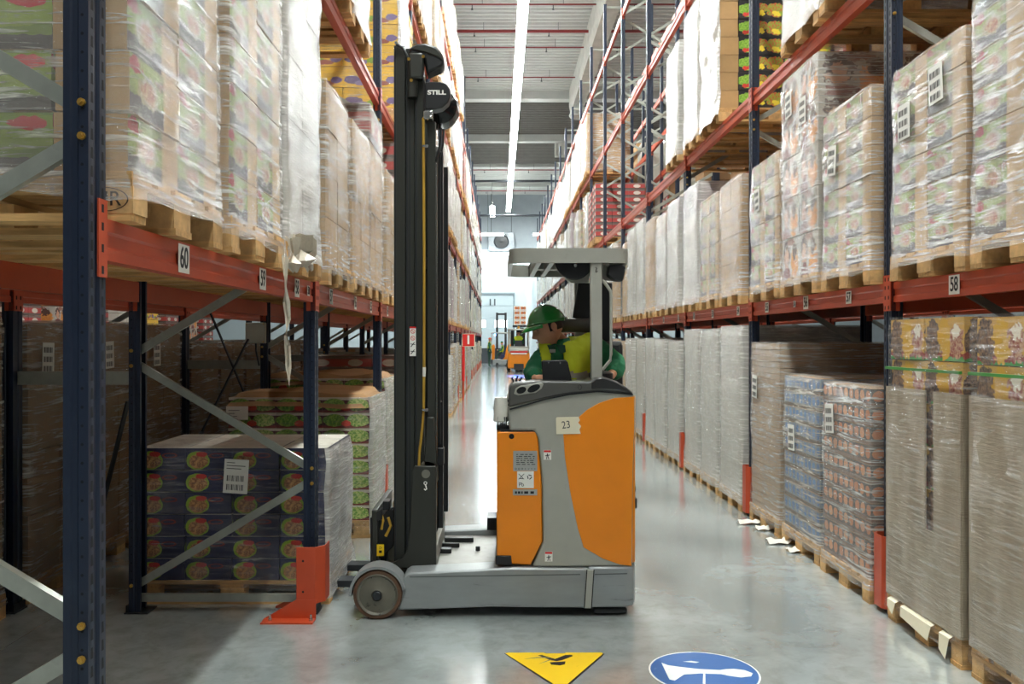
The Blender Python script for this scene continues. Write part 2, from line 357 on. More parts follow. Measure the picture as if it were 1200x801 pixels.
for i, (ya, yb, za, zb) in enumerate(((34.9, 35.4, 11.5, 12.1), (42.8, 43.2, 11.6, 12.1), (50.2, 50.5, 11.8, 12.1), (55.5, 55.8, 11.6, 12))):
    m = MB(); m.box(-26, 26, ya, yb, za, zb); struct(m, 'trim_%d' % (i+1), SHEETWHITE)
for i, x in enumerate((-9.5, 3.15, 15.5)):
    m = MB(); m.prism([(x-.22, 10.9), (x+.22, 10.9), (x+.28, 11.2), (x+.28, 11.9), (x-.28, 11.9), (x-.28, 11.2)], -8, 35.0); struct(m, 'trim_%d' % (i+5), CONCRETE)
    m = MB(); m.box(x-.3, x+.3, 43.2, 43.8, 11.0, 12.04); struct(m, 'trim_%d' % (i+8), CONCRETE)
for i, (y, r) in enumerate(((21.0, .025), (25.2, .025), (27.4, .05), (28.9, .025), (32.2, .025), (46.5, .03), (53, .03))):
    t_ = thing('sprinkler_pipe', 'red sprinkler pipe under the ceiling, %s from the camera' % ['nearest', 'second', 'third and thickest', 'fourth', 'fifth', 'sixth', 'farthest'][i], 'pipe', (0, y, 11.55 if i < 5 else 10.9))
    MB().tube([(-14, 0, 0), (14, 0, 0)], r, 8).build('pipe_run', PIPERED, t_, smooth=True)
    for x in (-8, -5.6, -3.2, -.8, 1.6, 4.0, 6.4):
        MB().tube([(x, 0, 0), (x, 0, -.1), (x, 0, -.16)], [.014, .014, .04], 6).build('sprinkler_head', PIPEDARK, t_)
        MB().bar((x+.3, 0, 0), (x+.3, 0, .3), .015, .015).build('hanger_rod', PIPEDARK, t_)
for i, pts in enumerate((((-1.25, 30, 10.9), (-1.25, 30, 8.9), (-3.5, 30, 8.9)), ((-14, 52.5, 9.3), (14, 52.5, 9.3)), ((-14, 46, 10.2), (14, 46, 10.2)))):
    m = MB(); m.tube(pts, .07, 8); tag(m.build('ceiling_pipe', PIPEDARK, smooth=True), ['dark pipe dropping from the ceiling beside the left racks', 'long dark pipe across the hall near the far wall', 'dark pipe across the grey ceiling bay'][i], 'pipe')

# lamps of the hall: continuous strip lights above each aisle
def emis(name, col, s):
    t = NT(name); t.b.inputs['Base Color'].default_value = (1, 1, 1, 1); t.b.inputs['Emission Color'].default_value = col; t.b.inputs['Emission Strength'].default_value = s; return t.m
LAMP = emis('lit_diffuser', (.93, 1.0, .98, 1), STRIP); LAMP3 = emis('lit_diffuser_side_aisles', (1, .99, .95, 1), STRIP*.45); LAMP2 = emis('lit_diffuser_dock', (.86, .97, 1, 1), STRIP*.35)
def strip(x, y0, y1, z, w, label, m, hous=True):
    t_ = thing('strip_light', label, 'light', (x, y0, z)); L = y1-y0
    MB().box(-w/2, w/2, 0, L, -.03, .0).build('diffuser', m, t_)
    if hous:
        MB().box(-w*.42, w*.42, 0, L, .0, .09).build('housing', WHITE, t_)
        for k in range(int(L/5)+1): MB().bar((0, .3+k*5, .09), (0, .3+k*5, 1.52), .02, .02).build('suspension_rod', CHROME, t_)
    return t_
strip(.62, -5, 57.5, 10.3, .27, 'continuous bright strip light hanging above the middle of the aisle', LAMP)
strip(-5.8, -5, 57, 10.3, .22, 'strip light above the neighbouring aisle behind the left racks', LAMP3)
strip(7.1, -5, 57, 10.3, .22, 'strip light above the neighbouring aisle behind the right racks', LAMP3)

for i, (x0, x1, y, z) in enumerate(((-12, 0.3, 55, 8.5), (2.2, 12, 55, 8.5), (-12, 1.2, 58.6, 7.6), (2, 12, 58.6, 7.6))):
    t_ = thing('dock_light', '%s horizontal tube light %s by the far wall' % (['upper left', 'upper right', 'lower left', 'lower right'][i], ['left of the heater', 'right of the heater', 'below the heater', 'right of the heater'][i]), 'light', (x0, y, z))
    MB().box(0, x1-x0, 0, .12, -.12, 0).build('diffuser', LAMP2, t_); MB().box(0, x1-x0, -.02, .14, 0, .06).build('housing', WHITE, t_)
    for k in (.15, .42, .85): MB().bar(((x1-x0)*k, .06, .05), ((x1-x0)*k, .06, 11.9-z), .02, .02).build('suspension_rod', PIPEDARK, t_)
strip(-.42, 51, 55, 9.6, .3, 'short strip light near the far wall left of the long one', LAMP2)
for i, (x, y) in enumerate(((3.1, 33), (4.6, 50), (-8, 45))):
    t_ = thing('pendant_lamp', 'round pale pendant lamp %s' % ['above the right racks', 'near the far end of the right racks', 'beyond the left racks'][i], 'lamp', (x, y, 10.3 if i == 0 else 9.6))
    MB().lathe([(.02, .5), (.1, .45), (.3, .25), (.4, 0), (.36, -.06), (0.001, -.1)], (0, 0, 0), 'z', 16).build('shade', SHEETWHITE, t_, smooth=True)
    MB().bar((0, 0, .5), (0, 0, (1.6, 2.4, 2.4)[i]), .02, .02).build('suspension_rod', PIPEDARK, t_)

# heater, dock doors
t_ = thing('air_heater', 'grey wall heater with round black fan above the dock door', 'heater', (.15, YW-.9, 8.4))
MB().box(-.9, .9, 0, .8, -.6, .7).build('casing', mat('heater_grey', '888c90', .5), t_, bevel=.03)
MB().lathe([(.5, 0), (.52, -.05), (.46, -.08), (.44, .02)], (0, -.02, .05), 'y', 24).build('fan_ring', PIPEDARK, t_)
MB().lathe([(.44, .0), (.12, -.02), (.1, -.06), (.001, -.07)], (0, -.02, .05), 'y', 24).build('fan_guard', BLACK, t_)
for i in (-1, 1): MB().bar((i*.7, .4, .7), (i*.7, .4, 3.42), .04, .04).build('hanger_rod', PIPEDARK, t_)
DOORM = mat('dock_door_panels', 'aebbc0', .5, 0, .02); FRAMEG = mat('door_frame_grey', '7d8c92', .5)
for i, xc in enumerate((-.62, 4.9, -6.2)):
    d = thing('door_%d' % (i+1), None, None, (xc, YW, 0)); d['kind'] = 'structure'
    w = 1.6
    for k in range(5): MB().box(-w, w, -.08, -.03, .9+k*.78, .9+k*.78+.765).build('door_panel', DOORM, d, bevel=.01)
    MB().box(-w-.12, -w, -.14, 0, 0, 4.95).build('door_jamb', FRAMEG, d); MB().box(w, w+.12, -.14, 0, 0, 4.95).build('door_jamb', FRAMEG, d)
    MB().box(-w, w, -.14, 0, 4.82, 4.95).build('door_head', FRAMEG, d)
    for k in (-.8, .75): MB().box(k-.45, k+.45, -.1, -.075, 2.5, 3.0).build('door_window', emis('daylit_pane_%d' % (i*2+(k > 0)), (.85, .97, 1, 1), 3.0), d)
    MB().box(-w-.5, w+.5, -.6, -.16, 0, 1.05).build('dock_leveller', PIPEDARK, d)
    if i == 0: text('door_number', '11', .62, (xc+.15, YW-.16, 4.25), FRONT, mat('number_grey', '3f4a50', .6), d, bold=.02)
m = MB(); m.box(1.8, 2.3, YW-.5, YW, 0, 8); struct(m, 'trim_12', WALLW)

# ------------------------------------------------------------------ pallet racks
LEV = [0.0, 1.973, 3.92, 5.93, 7.93]; TOP = 9.15
def YB(b): return 2.28+2.8*b
ORD = ['first', 'second', 'third', 'fourth', 'fifth', 'sixth', 'seventh', 'eighth', 'ninth', 'tenth', 'eleventh', 'twelfth', 'thirteenth', 'fourteenth', 'fifteenth', 'sixteenth', 'seventeenth', 'eighteenth', 'nineteenth']
# local frame: origin at the aisle face of the frame on the floor, +x into the rack (left rack rotated by 180 deg keeps +x away from the aisle)
_mc = {}
def cached(key, fn):
    if key not in _mc: _mc[key] = fn()
    return _mc[key]
def upright_mesh(h):
    def f():
        m = MB(); w = .10; d = .068
        # omega section with a grooved face (x = depth, y = width)
        sec = [(0, 0), (0, .036), (.007, .041), (.007, .059), (0, .064), (0, w), (.026, w), (.031, w-.005), (.045, w-.005), (.05, w), (d, w), (d, w-.022), (d-.008, w-.022), (d-.008, w-.006), (.008, w-.006),
               (.012, .006), (d-.008, .006), (d-.008, .022), (d, .022), (d, 0), (.05, 0), (.045, .005), (.031, .005), (.026, 0)]
        m.prism(sec, 0, h, 'z'); return m.mesh('upright', [BLUE])
    return cached(('up', h), f)
def slots_mesh(h):
    def f():
        m = MB(); z = .12; e = .0006
        while z < h:
            for y in (.019, .081):
                m.face([(-e, y+.007, z), (-e, y-.007, z), (-e, y-.005, z+.03), (-e, y+.005, z+.03)])
            for x in (.0165, ):
                n = len(m.v); c = [(x+.0045*math.cos(a), -e, z+.03+.0045*math.sin(a)) for a in [k*math.pi/3 for k in range(6)]]; m.face(c)
                c2 = [(p[0], .10+e, p[2]) for p in c][::-1]; m.face(c2)
            z += .05
        return m.mesh('perforation_row', [SLOT])
    return cached(('sl', h), f)
def brace_mesh(len_, w):
    def f():
        m = MB(); t = .004
        m.prism([(-w/2, -.013), (w/2, -.013), (w/2, .013), (w/2-.006, .013), (w/2-.006, -.007), (-w/2+.006, -.007), (-w/2+.006, .013), (-w/2, .013)], 0, len_, 'z')
        return m.mesh('brace', [ZINC])
    return cached(('br', round(len_, 3), w), f)
def plate_mesh():
    def f():
        m = MB(); m.box(-.02, .12, -.02, .12, 0, .008); m.box(-.012, -.004, -.012, .112, .0, .05); return m.mesh('base_plate', [DARKSTEEL])
    return cached('pl', f)
def bolt_mesh():
    def f():
        m = MB(); m.lathe([(.011, 0), (.011, -.008), (.006, -.008), (.006, -.014), (.0005, -.014)], (0, 0, 0), 'y', 8); return m.mesh('bolt', [BRASS])
    return cached('bolt', f)
def rack_frame(xface, sgn, y, label, depth=1.11, h=TOP, det=2, joined=False, guard=True, group=None, nodetop=None):
    """sgn=+1: rack extends towards +x. det 2: perforations, bolts; 1: braces only"""
    f = thing('rack_frame', label, 'rack', (xface, y, 0), 0, group)
    def up(x, mirror):
        o = obj('upright', upright_mesh(h), f); o.location = (x, 0, 0); 
        if mirror: o.scale = (-1, 1, 1)
        obj('base_plate', plate_mesh(), o)
        if det >= 2: tag(obj('perforation_row', slots_mesh(h), o), kind='stuff')
        return o
    up(0, sgn < 0); up(sgn*depth, sgn > 0)
    a = .045; b = depth-.045; z = .165; k = 0; w = .046
    def brace(x0, z0, x1, z1):
        L = math.hypot(x1-x0, z1-z0); o = obj('brace', brace_mesh(L, w), f, (sgn*x0, .05, z0)); o.rotation_euler = (0, sgn*math.atan2(x1-x0, z1-z0), 0)
    brace(a, .08, b, .08)
    nodes = []
    if joined:
        def jf():
            mb = MB(); z = .165; k = 0
            while z < h-.75:
                p, q = ((b, z), (a, z+.61)) if k % 2 == 0 else ((a, z), (b, z+.61))
                mb.bar((p[0], .05, p[1]), (q[0], .05, q[1]), .046, .026, (0, 1, 0)); z += .70; k += 1
            mb.bar((a, .05, .1), (b, .05, .1), .046, .026, (0, 1, 0)); mb.bar((a, .05, h-.06), (b, .05, h-.06), .046, .026, (0, 1, 0))
            return mb.mesh('bracing', [ZINC])
        o = obj('bracing', cached(('brj', h), jf), f); o.scale = (sgn, 1, 1); o['kind'] = 'stuff'; return f
    while z < h-.75:
        if k % 2 == 0: brace(b, z, a, z+.61)
        else: brace(a, z, b, z+.61)
        nodes += [(b if k % 2 == 0 else a, z), (a if k % 2 == 0 else b, z+.61)]
        z += .70; k += 1
    brace(a, h-.06, b, h-.06)
    if det >= 2:
        for (x, zz) in nodes:
            if zz < 4.2:
                xx = .0165 if x < .5 else depth-.0165
                obj('bolt', bolt_mesh(), f, (sgn*xx, -.001, zz))
    return f
def guard_left(y):
    g = thing('post_guard', 'orange steel guard bolted to floor before the left rack post beside the truck', 'guard', (-1.1, y, 0))
    m = MB(); t = .006
    o = [(-.085, -.11), (.025, -.11), (.075, -.055), (.075, .06), (.069, .06), (.069, -.052), (.022, -.104), (-.085, -.104)]
    m.prism(o, .09, .42, 'z'); m.build('guard_plate', GUARD, g, bevel=.002)
    m = MB(); m.prism([(-.26, .0), (-.26, .012), (-.085, .115), (.03, .115), (.03, 0)], -.112, -.106, 'y'); m.box(-.27, .03, -.2, -.106, 0, .008); m.build('guard_foot', GUARD, g)
    m = MB(); m.prism([(-.26, .0), (-.26, .012), (-.085, .1), (.0, .1), (.0, 0)], .1, .106, 'y'); m.build('guard_foot', GUARD, g)
    for x in (-.225, .01): obj('anchor_bolt', cached('anch', lambda: MB().lathe([(.012, 0), (.012, .012), (.006, .012), (.006, .035), (.0005, .035)], (0, 0, 0), 'z', 8).mesh('anchor_bolt', [CHROME])), g, (x, -.155, .008))
    for z in (.16, .34): MB().lathe([(.007, -.001), (.0001, -.001)], (-.045, -.11, z), 'y', 8).build('bolt_hole', SLOT, g)
    return g
def guard_mesh(sg):
    def f():
        m = MB(); o = [(.09, -.035), (-.03, -.035), (-.06, 0), (-.06, .1), (-.03, .135), (.09, .135), (.09, .129), (-.027, .129), (-.054, .098), (-.054, .002), (-.027, -.029), (.09, -.029)]
        o = [(p[0]*sg, p[1]) for p in o]
        m.prism(o, .03, .46, 'z'); return m.mesh('post_guard', [GUARD])
    return cached(('gd', sg), f)
def beam_mesh(L):
    def f():
        # x = -thickness side facing the aisle at x=0 ; y from 0..L ; z top at 0
        m = MB(); h = .118; sec = [(0, -.0), (0, -.036), (.008, -.044), (.008, -.078), (0, -.086), (0, -h), (.05, -h), (.05, 0)]
        m.prism(sec, 0, L, 'y'); return m.mesh('beam_profile', [ORANGE])
    return cached(('bm', L), f)
def conn_mesh():
    def f():
        m = MB(); m.box(-.008, -.003, -.05, 0, -.17, .045); m.box(-.008, .05, -.004, 0, -.17, .045)
        for z in (-.15, -.09, -.03, .02): m.box(-.0088, -.0078, -.034, -.022, z-.011, z+.011, 1)
        return m.mesh('end_connector', [ORANGE, SLOT])
    return cached('conn', f)
def rack_beam(xface, sgn, b, lev, label, rear=False, group=None, numbers=None, depth=1.11):
    x = xface + sgn*(depth-.012 if rear else .012); s = -sgn if rear else sgn
    t_ = thing('rack_beam', label, 'beam', (x, YB(b)+.1, LEV[lev]), 0, group)
    o = obj('beam_profile', beam_mesh(2.7), t_); o.scale = (s, 1, 1)
    c = obj('end_connector', conn_mesh(), t_, (-s*.009, 0, 0)); c.scale = (s, 1, 1)
    c = obj('end_connector', conn_mesh(), t_, (-s*.009, 2.7, 0)); c.scale = (s, -1, 1)
    if numbers:
        for (yy, nm, sz) in numbers:
            pl = MB().box(-.0012 if s > 0 else 0, 0 if s > 0 else .0012, -.052*sz, .052*sz, -.05*sz, .05*sz).build('number_plate', WHITE, t_)
            pl.location = (-s*.001, yy, -.058)
            nb = text('numeral', nm, .105*sz, (-s*.0016, 0, 0), LEFTAISLE if s < 0 else RIGHTAISLE, BLACKINK, pl, world=False, sx=.74, bold=.0012)
    return t_
XL = -1.10; XR = 2.34; NB = 18
XL2 = -2.90; XR2 = 4.15
numsL = {0: ((.62, '60', 1), (1.62, '59', 1), (2.3, '58', 1), (2.58, '58', .6)), 1: ((.45, '57', 1), (1.4, '56', 1), (2.2, '55', 1)), 2: ((.5, '54', 1), (1.4, '53', 1), (2.3, '52', 1))}
numsR = {0: ((1.3, '59', .8), (2.02, '58', 1)), 1: ((.55, '57', .85), (1.35, '56', 1), (1.6, '56', .5), (2.3, '55', .9)), 2: ((.4, '54', .9), (1.4, '53', .9), (2.3, '52', .9)), 3: ((.4, '51', .9), (1.4, '50', .9), (2.3, '49', .9))}
LV = ['floor', 'first shelf level', 'second shelf level', 'third shelf level', 'fourth shelf level']
for b in range(-1, NB+1):
    for side, xf, s in (('left', XL, -1), ('right', XR, 1)):
        if b == NB and 0: continue
        if b >= 0: rack_frame(xf, s, YB(b), 'blue and grey upright frame of the %s rack, %s from the camera' % (side, ORD[b] if b < 19 else 'last'), det=2 if b < 4 else 1, joined=b >= 8)
        if b >= 0 and (side == 'right' or b > 1) and b < NB:
            g = obj('post_guard', guard_mesh(-s*-1), None, (xf, YB(b), 0)); tag(g, 'orange guard at the foot of the %s upright of the %s rack' % (ORD[b], side), 'guard')
        if b == NB: continue
        for l in (1, 2, 3, 4):
            if b < 0 and (l > 1 or side == 'left'): continue
            nm = (numsL if side == 'left' else numsR).get(b) if l == 1 else None
            bay = ('the %s bay' % ORD[b]) if b >= 0 else 'the bay nearest the camera'
            rack_beam(xf, s, b, l, 'orange aisle-side beam at %s, %s rack, %s' % (LV[l].replace(' level', ''), side, bay), numbers=nm)
            if b < 12: rack_beam(xf, s, b, l, 'orange rear beam at %s, %s rack, %s' % (LV[l].replace(' level', ''), side, bay), True)
guard_left(YB(1)+.0)
# racks back to back with these
for k in range(0, 8):
    rack_frame(XL2, -1, YB(k), 'blue upright of the rack behind the left rack, %s from the camera' % ORD[k], det=1, joined=k > 3)
    for l in (1, 2):
        rack_beam(XL2, -1, k, l, 'orange beam at %s of the rack behind the left rack, %s bay' % (LV[l].replace(' level', ''), ORD[k]))
for k in range(1, 13):
    rack_frame(XR2, 1, YB(k), 'blue upright of the rack behind the right rack, %s from the camera' % ORD[k], det=1, joined=k > 5)
    for l in (1, 2, 3, 4):
        rack_beam(XR2, 1, k, l, 'orange beam at %s of the rack behind the right rack, %s bay' % (LV[l].replace(' level', ''), ORD[k]))
for k in range(0, 5):
    for z in (1.4, 3.6):
        m = MB(); m.box(-.69, 0, -.004, .03, -.04, .04); o = m.build('row_spacer', ZINC); o.location = (XL-1.11, YB(k)+.05, z)
        tag(o, 'flat grey spacer between the left rack and the one behind, %s uprights, %s' % (ORD[k], 'low' if z < 2 else 'high'), 'spacer')
for i, (p, q) in enumerate(((P(246, 365, 7.75), P(287, 462, 7.75)), (P(291, 397, 7.7), P(237, 505, 7.7)), (P(237, 505, 7.7), P(160, 715, 5.6)), (P(150, 470, 5.3), P(93, 702, 5.35)))):
    m = MB(); m.bar(p, q, .035, .012); tag(m.build('brace_rod', DARKSTEEL), ['dark tie bar slanting down right behind the left rack', 'dark tie bar slanting down left below the junction box', 'long dark tie bar reaching the floor behind the blue food pallet', 'dark tie bar behind the second left upright'][i], 'brace')
jb = thing('junction_box', 'grey electrical box fixed to a rack upright behind the blue food pallet', 'box', tuple(P(301, 390, 7.85)))
MB().box(-.09, .09, -.06, .0, -.095, .095).build('box_body', mat('box_grey', 'a7a89a', .5), jb, bevel=.006)
for x in (-.075, .075):
    for z in (-.08, .08): MB().lathe([(.006, 0), (.006, -.004), (.0004, -.004)], (x, -.06, z), 'y', 8).build('screw', BRASS, jb)
MB().tube([(0, -.03, -.095), (.0, -.03, -.16), (.03, -.03, -.3)], .008, 6).build('cable', BLACK, jb)

# fire point on the left row
fs = thing('fire_sign', 'square red sign with white figure 1 sticking out of left rack', 'sign', (-1.1, 25.6, 1.62))
MB().box(-.02, .37, -.012, 0, -.2, .2).build('sign_frame', CREAM, fs); MB().box(.0, .35, -.016, -.01, -.18, .18).build('sign_face', RED, fs)
text('sign_numeral', '1', .36, (-.925, 25.58, 1.62), FRONT, WHITE, fs, bold=.012)
MB().bar((-.1, 0, .1), (0, 0, .1), .02, .02).build('bracket', DARKSTEEL, fs)
for i in range(1):
    r = thing('fire_post', 'slim red fire post standing just before the red sign at the left rack', 'post', (-.99, 23.4, 0))
    MB().tube([(0, 0, .5), (0, 0, 1.45)], .045, 10).build('post_tube', RED, r, smooth=True); MB().tube([(0, 0, .0), (0, 0, .5)], .03, 10).build('post_base', GUARD, r, smooth=True)

# ------------------------------------------------------------------ pallets and their loads
# local frame: origin floor/beam level under the middle, x across (1.2), y along the rack (0.8)
def pal_pieces():
    tops = [(-.6, .6, y-.5*w, y+.5*w, .122, .144) for y, w in ((-.3275, .145), (-.166, .10), (0, .145), (.166, .10), (.3275, .145))]
    strs = [(x-.0725, x+.0725, -.4, .4, .100, .122) for x in (-.5275, 0, .5275)]
    blk = [(x-.0725, x+.0725, y-w/2, y+w/2, .022, .100) for x in (-.5275, 0, .5275) for y, w in ((-.35, .10), (0, .145), (.35, .10))]
    bots = [(-.6, .6, y-w/2, y+w/2, 0, .022) for y, w in ((-.35, .10), (0, .145), (.35, .10))]
    return tops, strs, blk, bots
def bm_(name, x0, x1, y0, y1, z0, z1, m):
    def f():
        mb = MB(); mb.box(-(x1-x0)/2, (x1-x0)/2, -(y1-y0)/2, (y1-y0)/2, -(z1-z0)/2, (z1-z0)/2); return mb.mesh(name, [m])
    return cached((name, round(x1-x0, 3), round(y1-y0, 3), round(z1-z0, 3)), f)
def make_pallet(parent, detail, dz=0):
    T, S, B, Q = pal_pieces()
    if detail == 0:
        def f():
            m = MB()
            for L, k in ((T, 0), (S, 1), (B, 2), (Q, 0)):
                for q in L: m.box(*q, m=k)
            return m.mesh('pallet', [WOOD, WOOD2, BLOCKM])
        return obj('pallet', cached('palfull', f), parent, (0, 0, dz))
    # stringers stay the body of the pallet part; the rest are pieces
    def f():
        m = MB()
        for q in S: m.box(*q)
        return m.mesh('pallet', [WOOD2])
    p = obj('pallet', cached('palstr', f), parent, (0, 0, dz))
    for nm, L, mt in (('deck_board', T, WOOD), ('pallet_block', B, BLOCKM), ('bottom_board', Q, WOOD)):
        for q in L:
            o = obj(nm, bm_(nm, *q, mt), p, ((q[0]+q[1])/2+R.uniform(-.004, .004), (q[2]+q[3])/2+R.uniform(-.002, .002), (q[4]+q[5])/2))
    return p
def shell_mesh(h, lx=1.2, ly=.8, seed=0, mt=None, z0=.06, flare=.0, amp=.008, top=True):
    """wrinkled wrap around a load, rounded corners, open at the bottom"""
    def f():
        rr = .03; pts = []
        for (cx, cy_, a0) in ((lx/2-rr, ly/2-rr, 0), (-lx/2+rr, ly/2-rr, 90), (-lx/2+rr, -ly/2+rr, 180), (lx/2-rr, -ly/2+rr, 270)):
            for k in range(4):
                a = math.radians(a0+k*30); pts.append((cx+rr*math.cos(a), cy_+rr*math.sin(a)))
        out = []
        n = len(pts)
        for i in range(n):
            p, q = Vector(pts[i]), Vector(pts[(i+1) % n]); out.append(p); d = (q-p).length
            if d > .2:
                kk = int(d/.1)
                for j in range(1, kk): out.append(p.lerp(q, j/kk))
        n = len(out); nz = max(6, int((h-z0)/.085)); vs_ = []; fs = []
        for j in range(nz+1):
            z = z0+(h-z0)*j/nz
            for i, p in enumerate(out):
                nv = noise.noise(Vector((p.x*4+seed*7, p.y*4, z*5))); n2 = noise.noise(Vector((p.x*11+seed*3, p.y*11, z*16+p.x*8)))
                k = 1+(nv*amp+n2*amp*.6)*2
                zf = flare*max(0, 1-(z-z0)/.12); tp = -.012*max(0, (z-(h-.05))/.05)
                dx = (p.x/(lx/2)); dy = (p.y/(ly/2))
                vs_.append((p.x*k+dx*(zf+tp), p.y*k+dy*(zf+tp), z+(nv*.03 if j == 0 else 0)))
        for j in range(nz):
            for i in range(n):
                i2 = (i+1) % n; fs.append((j*n+i, j*n+i2, (j+1)*n+i2, (j+1)*n+i))
        if top:
            c = len(vs_); 
            ring = [nz*n+i for i in range(n)]; vs_.append((0, 0, h+.006))
            for i in range(n): fs.append((ring[i], ring[(i+1) % n], c))
        m = MB(); m.add(vs_, fs); me = m.mesh('stretch_film', [mt], True); me.set_sharp_from_angle(angle=math.radians(60)); return me
    return cached(('sh', round(h, 2), lx, ly, seed, mt.name, z0, flare, amp, top), f)
def carton_mesh(key, dx, dy, dz, side, top, end=None):
    def f():
        m = MB(); m.box(-dx/2, dx/2, -dy/2, dy/2, 0, dz, 0, 1)
        if end: m.m[0] = m.m[2] = 2
        me = m.mesh('carton', [side, top]+([end] if end else []))
        return me
    return cached(('ct', key, round(dx, 3), round(dy, 3), round(dz, 3)), f)
KINDS = {  # kind: (columns along x, along y, row height, side material, top material, film)
    'produce': (3, 2, .187, PRODUCE, KRAFT, FILM), 'salad': (3, 2, .18, PRODUCE_DARK, KRAFT, FILM), 'kraft': (2, 2, .30, KRAFT, KRAFT, FILM),
    'food': (4, 2, .137, FOOD, CARDWHITE, FILMCLEAR), 'cans': (3, 2, .125, CANS, KRAFTSHEET, FILMCLEAR), 'yellow': (2, 2, .22, YELLOWP, KRAFT, FILMCLEAR),
    'poster': (2, 2, .30, POSTER, CARDWHITE, FILM), 'fruit': (3, 2, .187, FRUIT, FRUIT, FILMCLEAR), 'snack': (3, 2, .23, YELLOWMIX, KRAFT, FILMCLEAR),
    'bottle': (4, 3, .115, BOTTLE, KRAFTSHEET, FILM), 'bluebottle': (4, 3, .115, BOTTLEBLUE, KRAFTSHEET, FILM), 'redcrate': (3, 2, .16, REDCRATE, REDCRATE, FILMCLEAR),
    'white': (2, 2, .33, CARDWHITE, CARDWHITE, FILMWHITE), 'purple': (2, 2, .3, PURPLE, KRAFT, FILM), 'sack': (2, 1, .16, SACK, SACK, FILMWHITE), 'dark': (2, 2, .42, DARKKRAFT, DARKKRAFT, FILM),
    'darkred': (3, 2, .17, mat('dark_red_crate', '6e2824', .6), mat('dark_red_crate_top', '552420', .6), FILM), 'slabs': (1, 1, .05, mat('brown_board_edges', 'a58a6e', .7), KRAFT, FILM)}
DESC = {'produce': 'film-wrapped green produce cartons', 'salad': 'green salad tray cartons', 'kraft': 'film-wrapped brown cartons', 'food': 'shrink-wrapped dark blue food cartons', 'cans': 'green and red tray stack',
        'yellow': 'yellow fruit-print cartons', 'poster': 'grey cartons with orange portraits', 'fruit': 'red and green fruit crates', 'snack': 'sleeved yellow snack cartons', 'bottle': 'film-wrapped brown bottle trays',
        'bluebottle': 'film-wrapped blue bottle trays', 'redcrate': 'red and grey crates', 'white': 'white-wrapped pale cartons', 'purple': 'brown and purple cartons', 'sack': 'white paper sacks', 'dark': 'dark brown wrapped cartons', 'darkred': 'dark red crates', 'slabs': 'wrapped flat board stack'}
def place(kind, x, y, z, top, label, aisle=1, det=1, film=True, seed=None, xoff=0, label_cards=0, rows=None, group=None, colmix=None, corner=None, extra=None):
    nx, ny, rh, ms, mt, fm = KINDS[kind]
    label = label.replace('green and red tray stack', 'green tray stack'); t_ = thing('pallet_load', label, 'pallet load', (x, y, z), 0 if aisle > 0 else math.pi, group)
    make_pallet(t_, 1 if det >= 2 else 0)
    H = top-z-.144; LX, LY = 1.17, .775; seed = R.randint(0, 3) if seed is None else seed
    if kind == 'sack': n = max(2, round(H/rh))
    else: n = max(1, round(H/rh))
    rh = H/n; dx = LX/nx; dy = LY/ny
    cols = [(-LX/2+dx*i, -LX/2+dx*(i+1)) for i in range(nx)]
    if corner and kind == 'fruit': cols = [(-LX/2, -.1), (-.1, .385), (.385, LX/2)]
    if kind == 'produce': cols = [(-LX/2, -.11), (-.11, .365), (.365, LX/2)]
    key = kind
    if det <= 0:
        def f():
            m = MB()
            for r in range(n):
                e = .006*(r % 2)
                for jy in range(ny):
                    for ix in range(nx): m.box(-LX/2+ix*dx+e, -LX/2+(ix+1)*dx-.005, -LY/2+jy*dy+e, -LY/2+(jy+1)*dy-.006, .144+r*rh, .144+(r+1)*rh-.008, 0, 1)
            return m.mesh('stacked_goods', [ms, mt])
        obj('stacked_goods', cached(('goods', kind, round(H, 2), n), f), t_)
    else:
        for r in range(n):
            for ix in range(nx):
                dx = cols[ix][1]-cols[ix][0]
                for iy in range(ny):
                    me = carton_mesh(key, dx-.005, dy-.005, rh-.005, ms, mt)
                    if kind == 'produce': me = carton_mesh(key+('o' if ix == nx-1 else 'i'), dx-.005, dy-.005, rh-.005, ms, mt, KRAFT if ix == nx-1 else PRODUCE_DARK)
                    side = ms
                    if corner and kind != 'produce' and ix == (nx-1): me = carton_mesh(key+'corner', dx-.005, dy-.005, rh-.005, KRAFT, KRAFT)
                    if colmix and r >= n-colmix[0]: me = carton_mesh(key+'mix', dx-.005, dy-.005, rh-.005, colmix[1], colmix[1])
                    o = obj('carton' if kind != 'sack' else 'sack', me, t_, ((cols[ix][0]+cols[ix][1])/2+R.uniform(-.004, .004), -LY/2+dy*(iy+.5)+R.uniform(-.003, .003), .144+r*rh))
                    if iy == 0: o.rotation_euler = (0, 0, math.pi)   # printing faces outwards symmetrically
                    elif kind == 'food': o.rotation_euler = (0, 0, 0)
    if film:
        wm = fm
        lx = LX+.03+(.03 if kind == 'snack' else 0); ly = LY+.025
        obj('stretch_film', shell_mesh(round(top-z+.008, 2), lx, ly, seed, wm, .07, .012, .016 if det == 0 else .010 if kind != 'food' else .006), t_)
    # paper labels under the film on the aisle side
    for k in range(label_cards):
        yy = (-.2, .16)[k]+R.uniform(-.04, .04); zz = H*R.uniform(.62, .9)
        o = MB().box(0, .002, -.07, .07, -.1, .1).build('paper_label', WHITE, t_); o.location = (LX/2+.019, yy, zz+.1); o.rotation_euler = (R.uniform(-.1, .1), 0, 0)
        for q in range(3):
            ln = MB(); 
            for s_ in range(9): ln.box(.0022, .003, -.055+s_*.012, -.055+s_*.012+(.004 if s_ % 3 else .008), -.085+q*.06, -.085+q*.06+.035)
            b_ = ln.build('barcode', BLACKINK, o)
    return t_

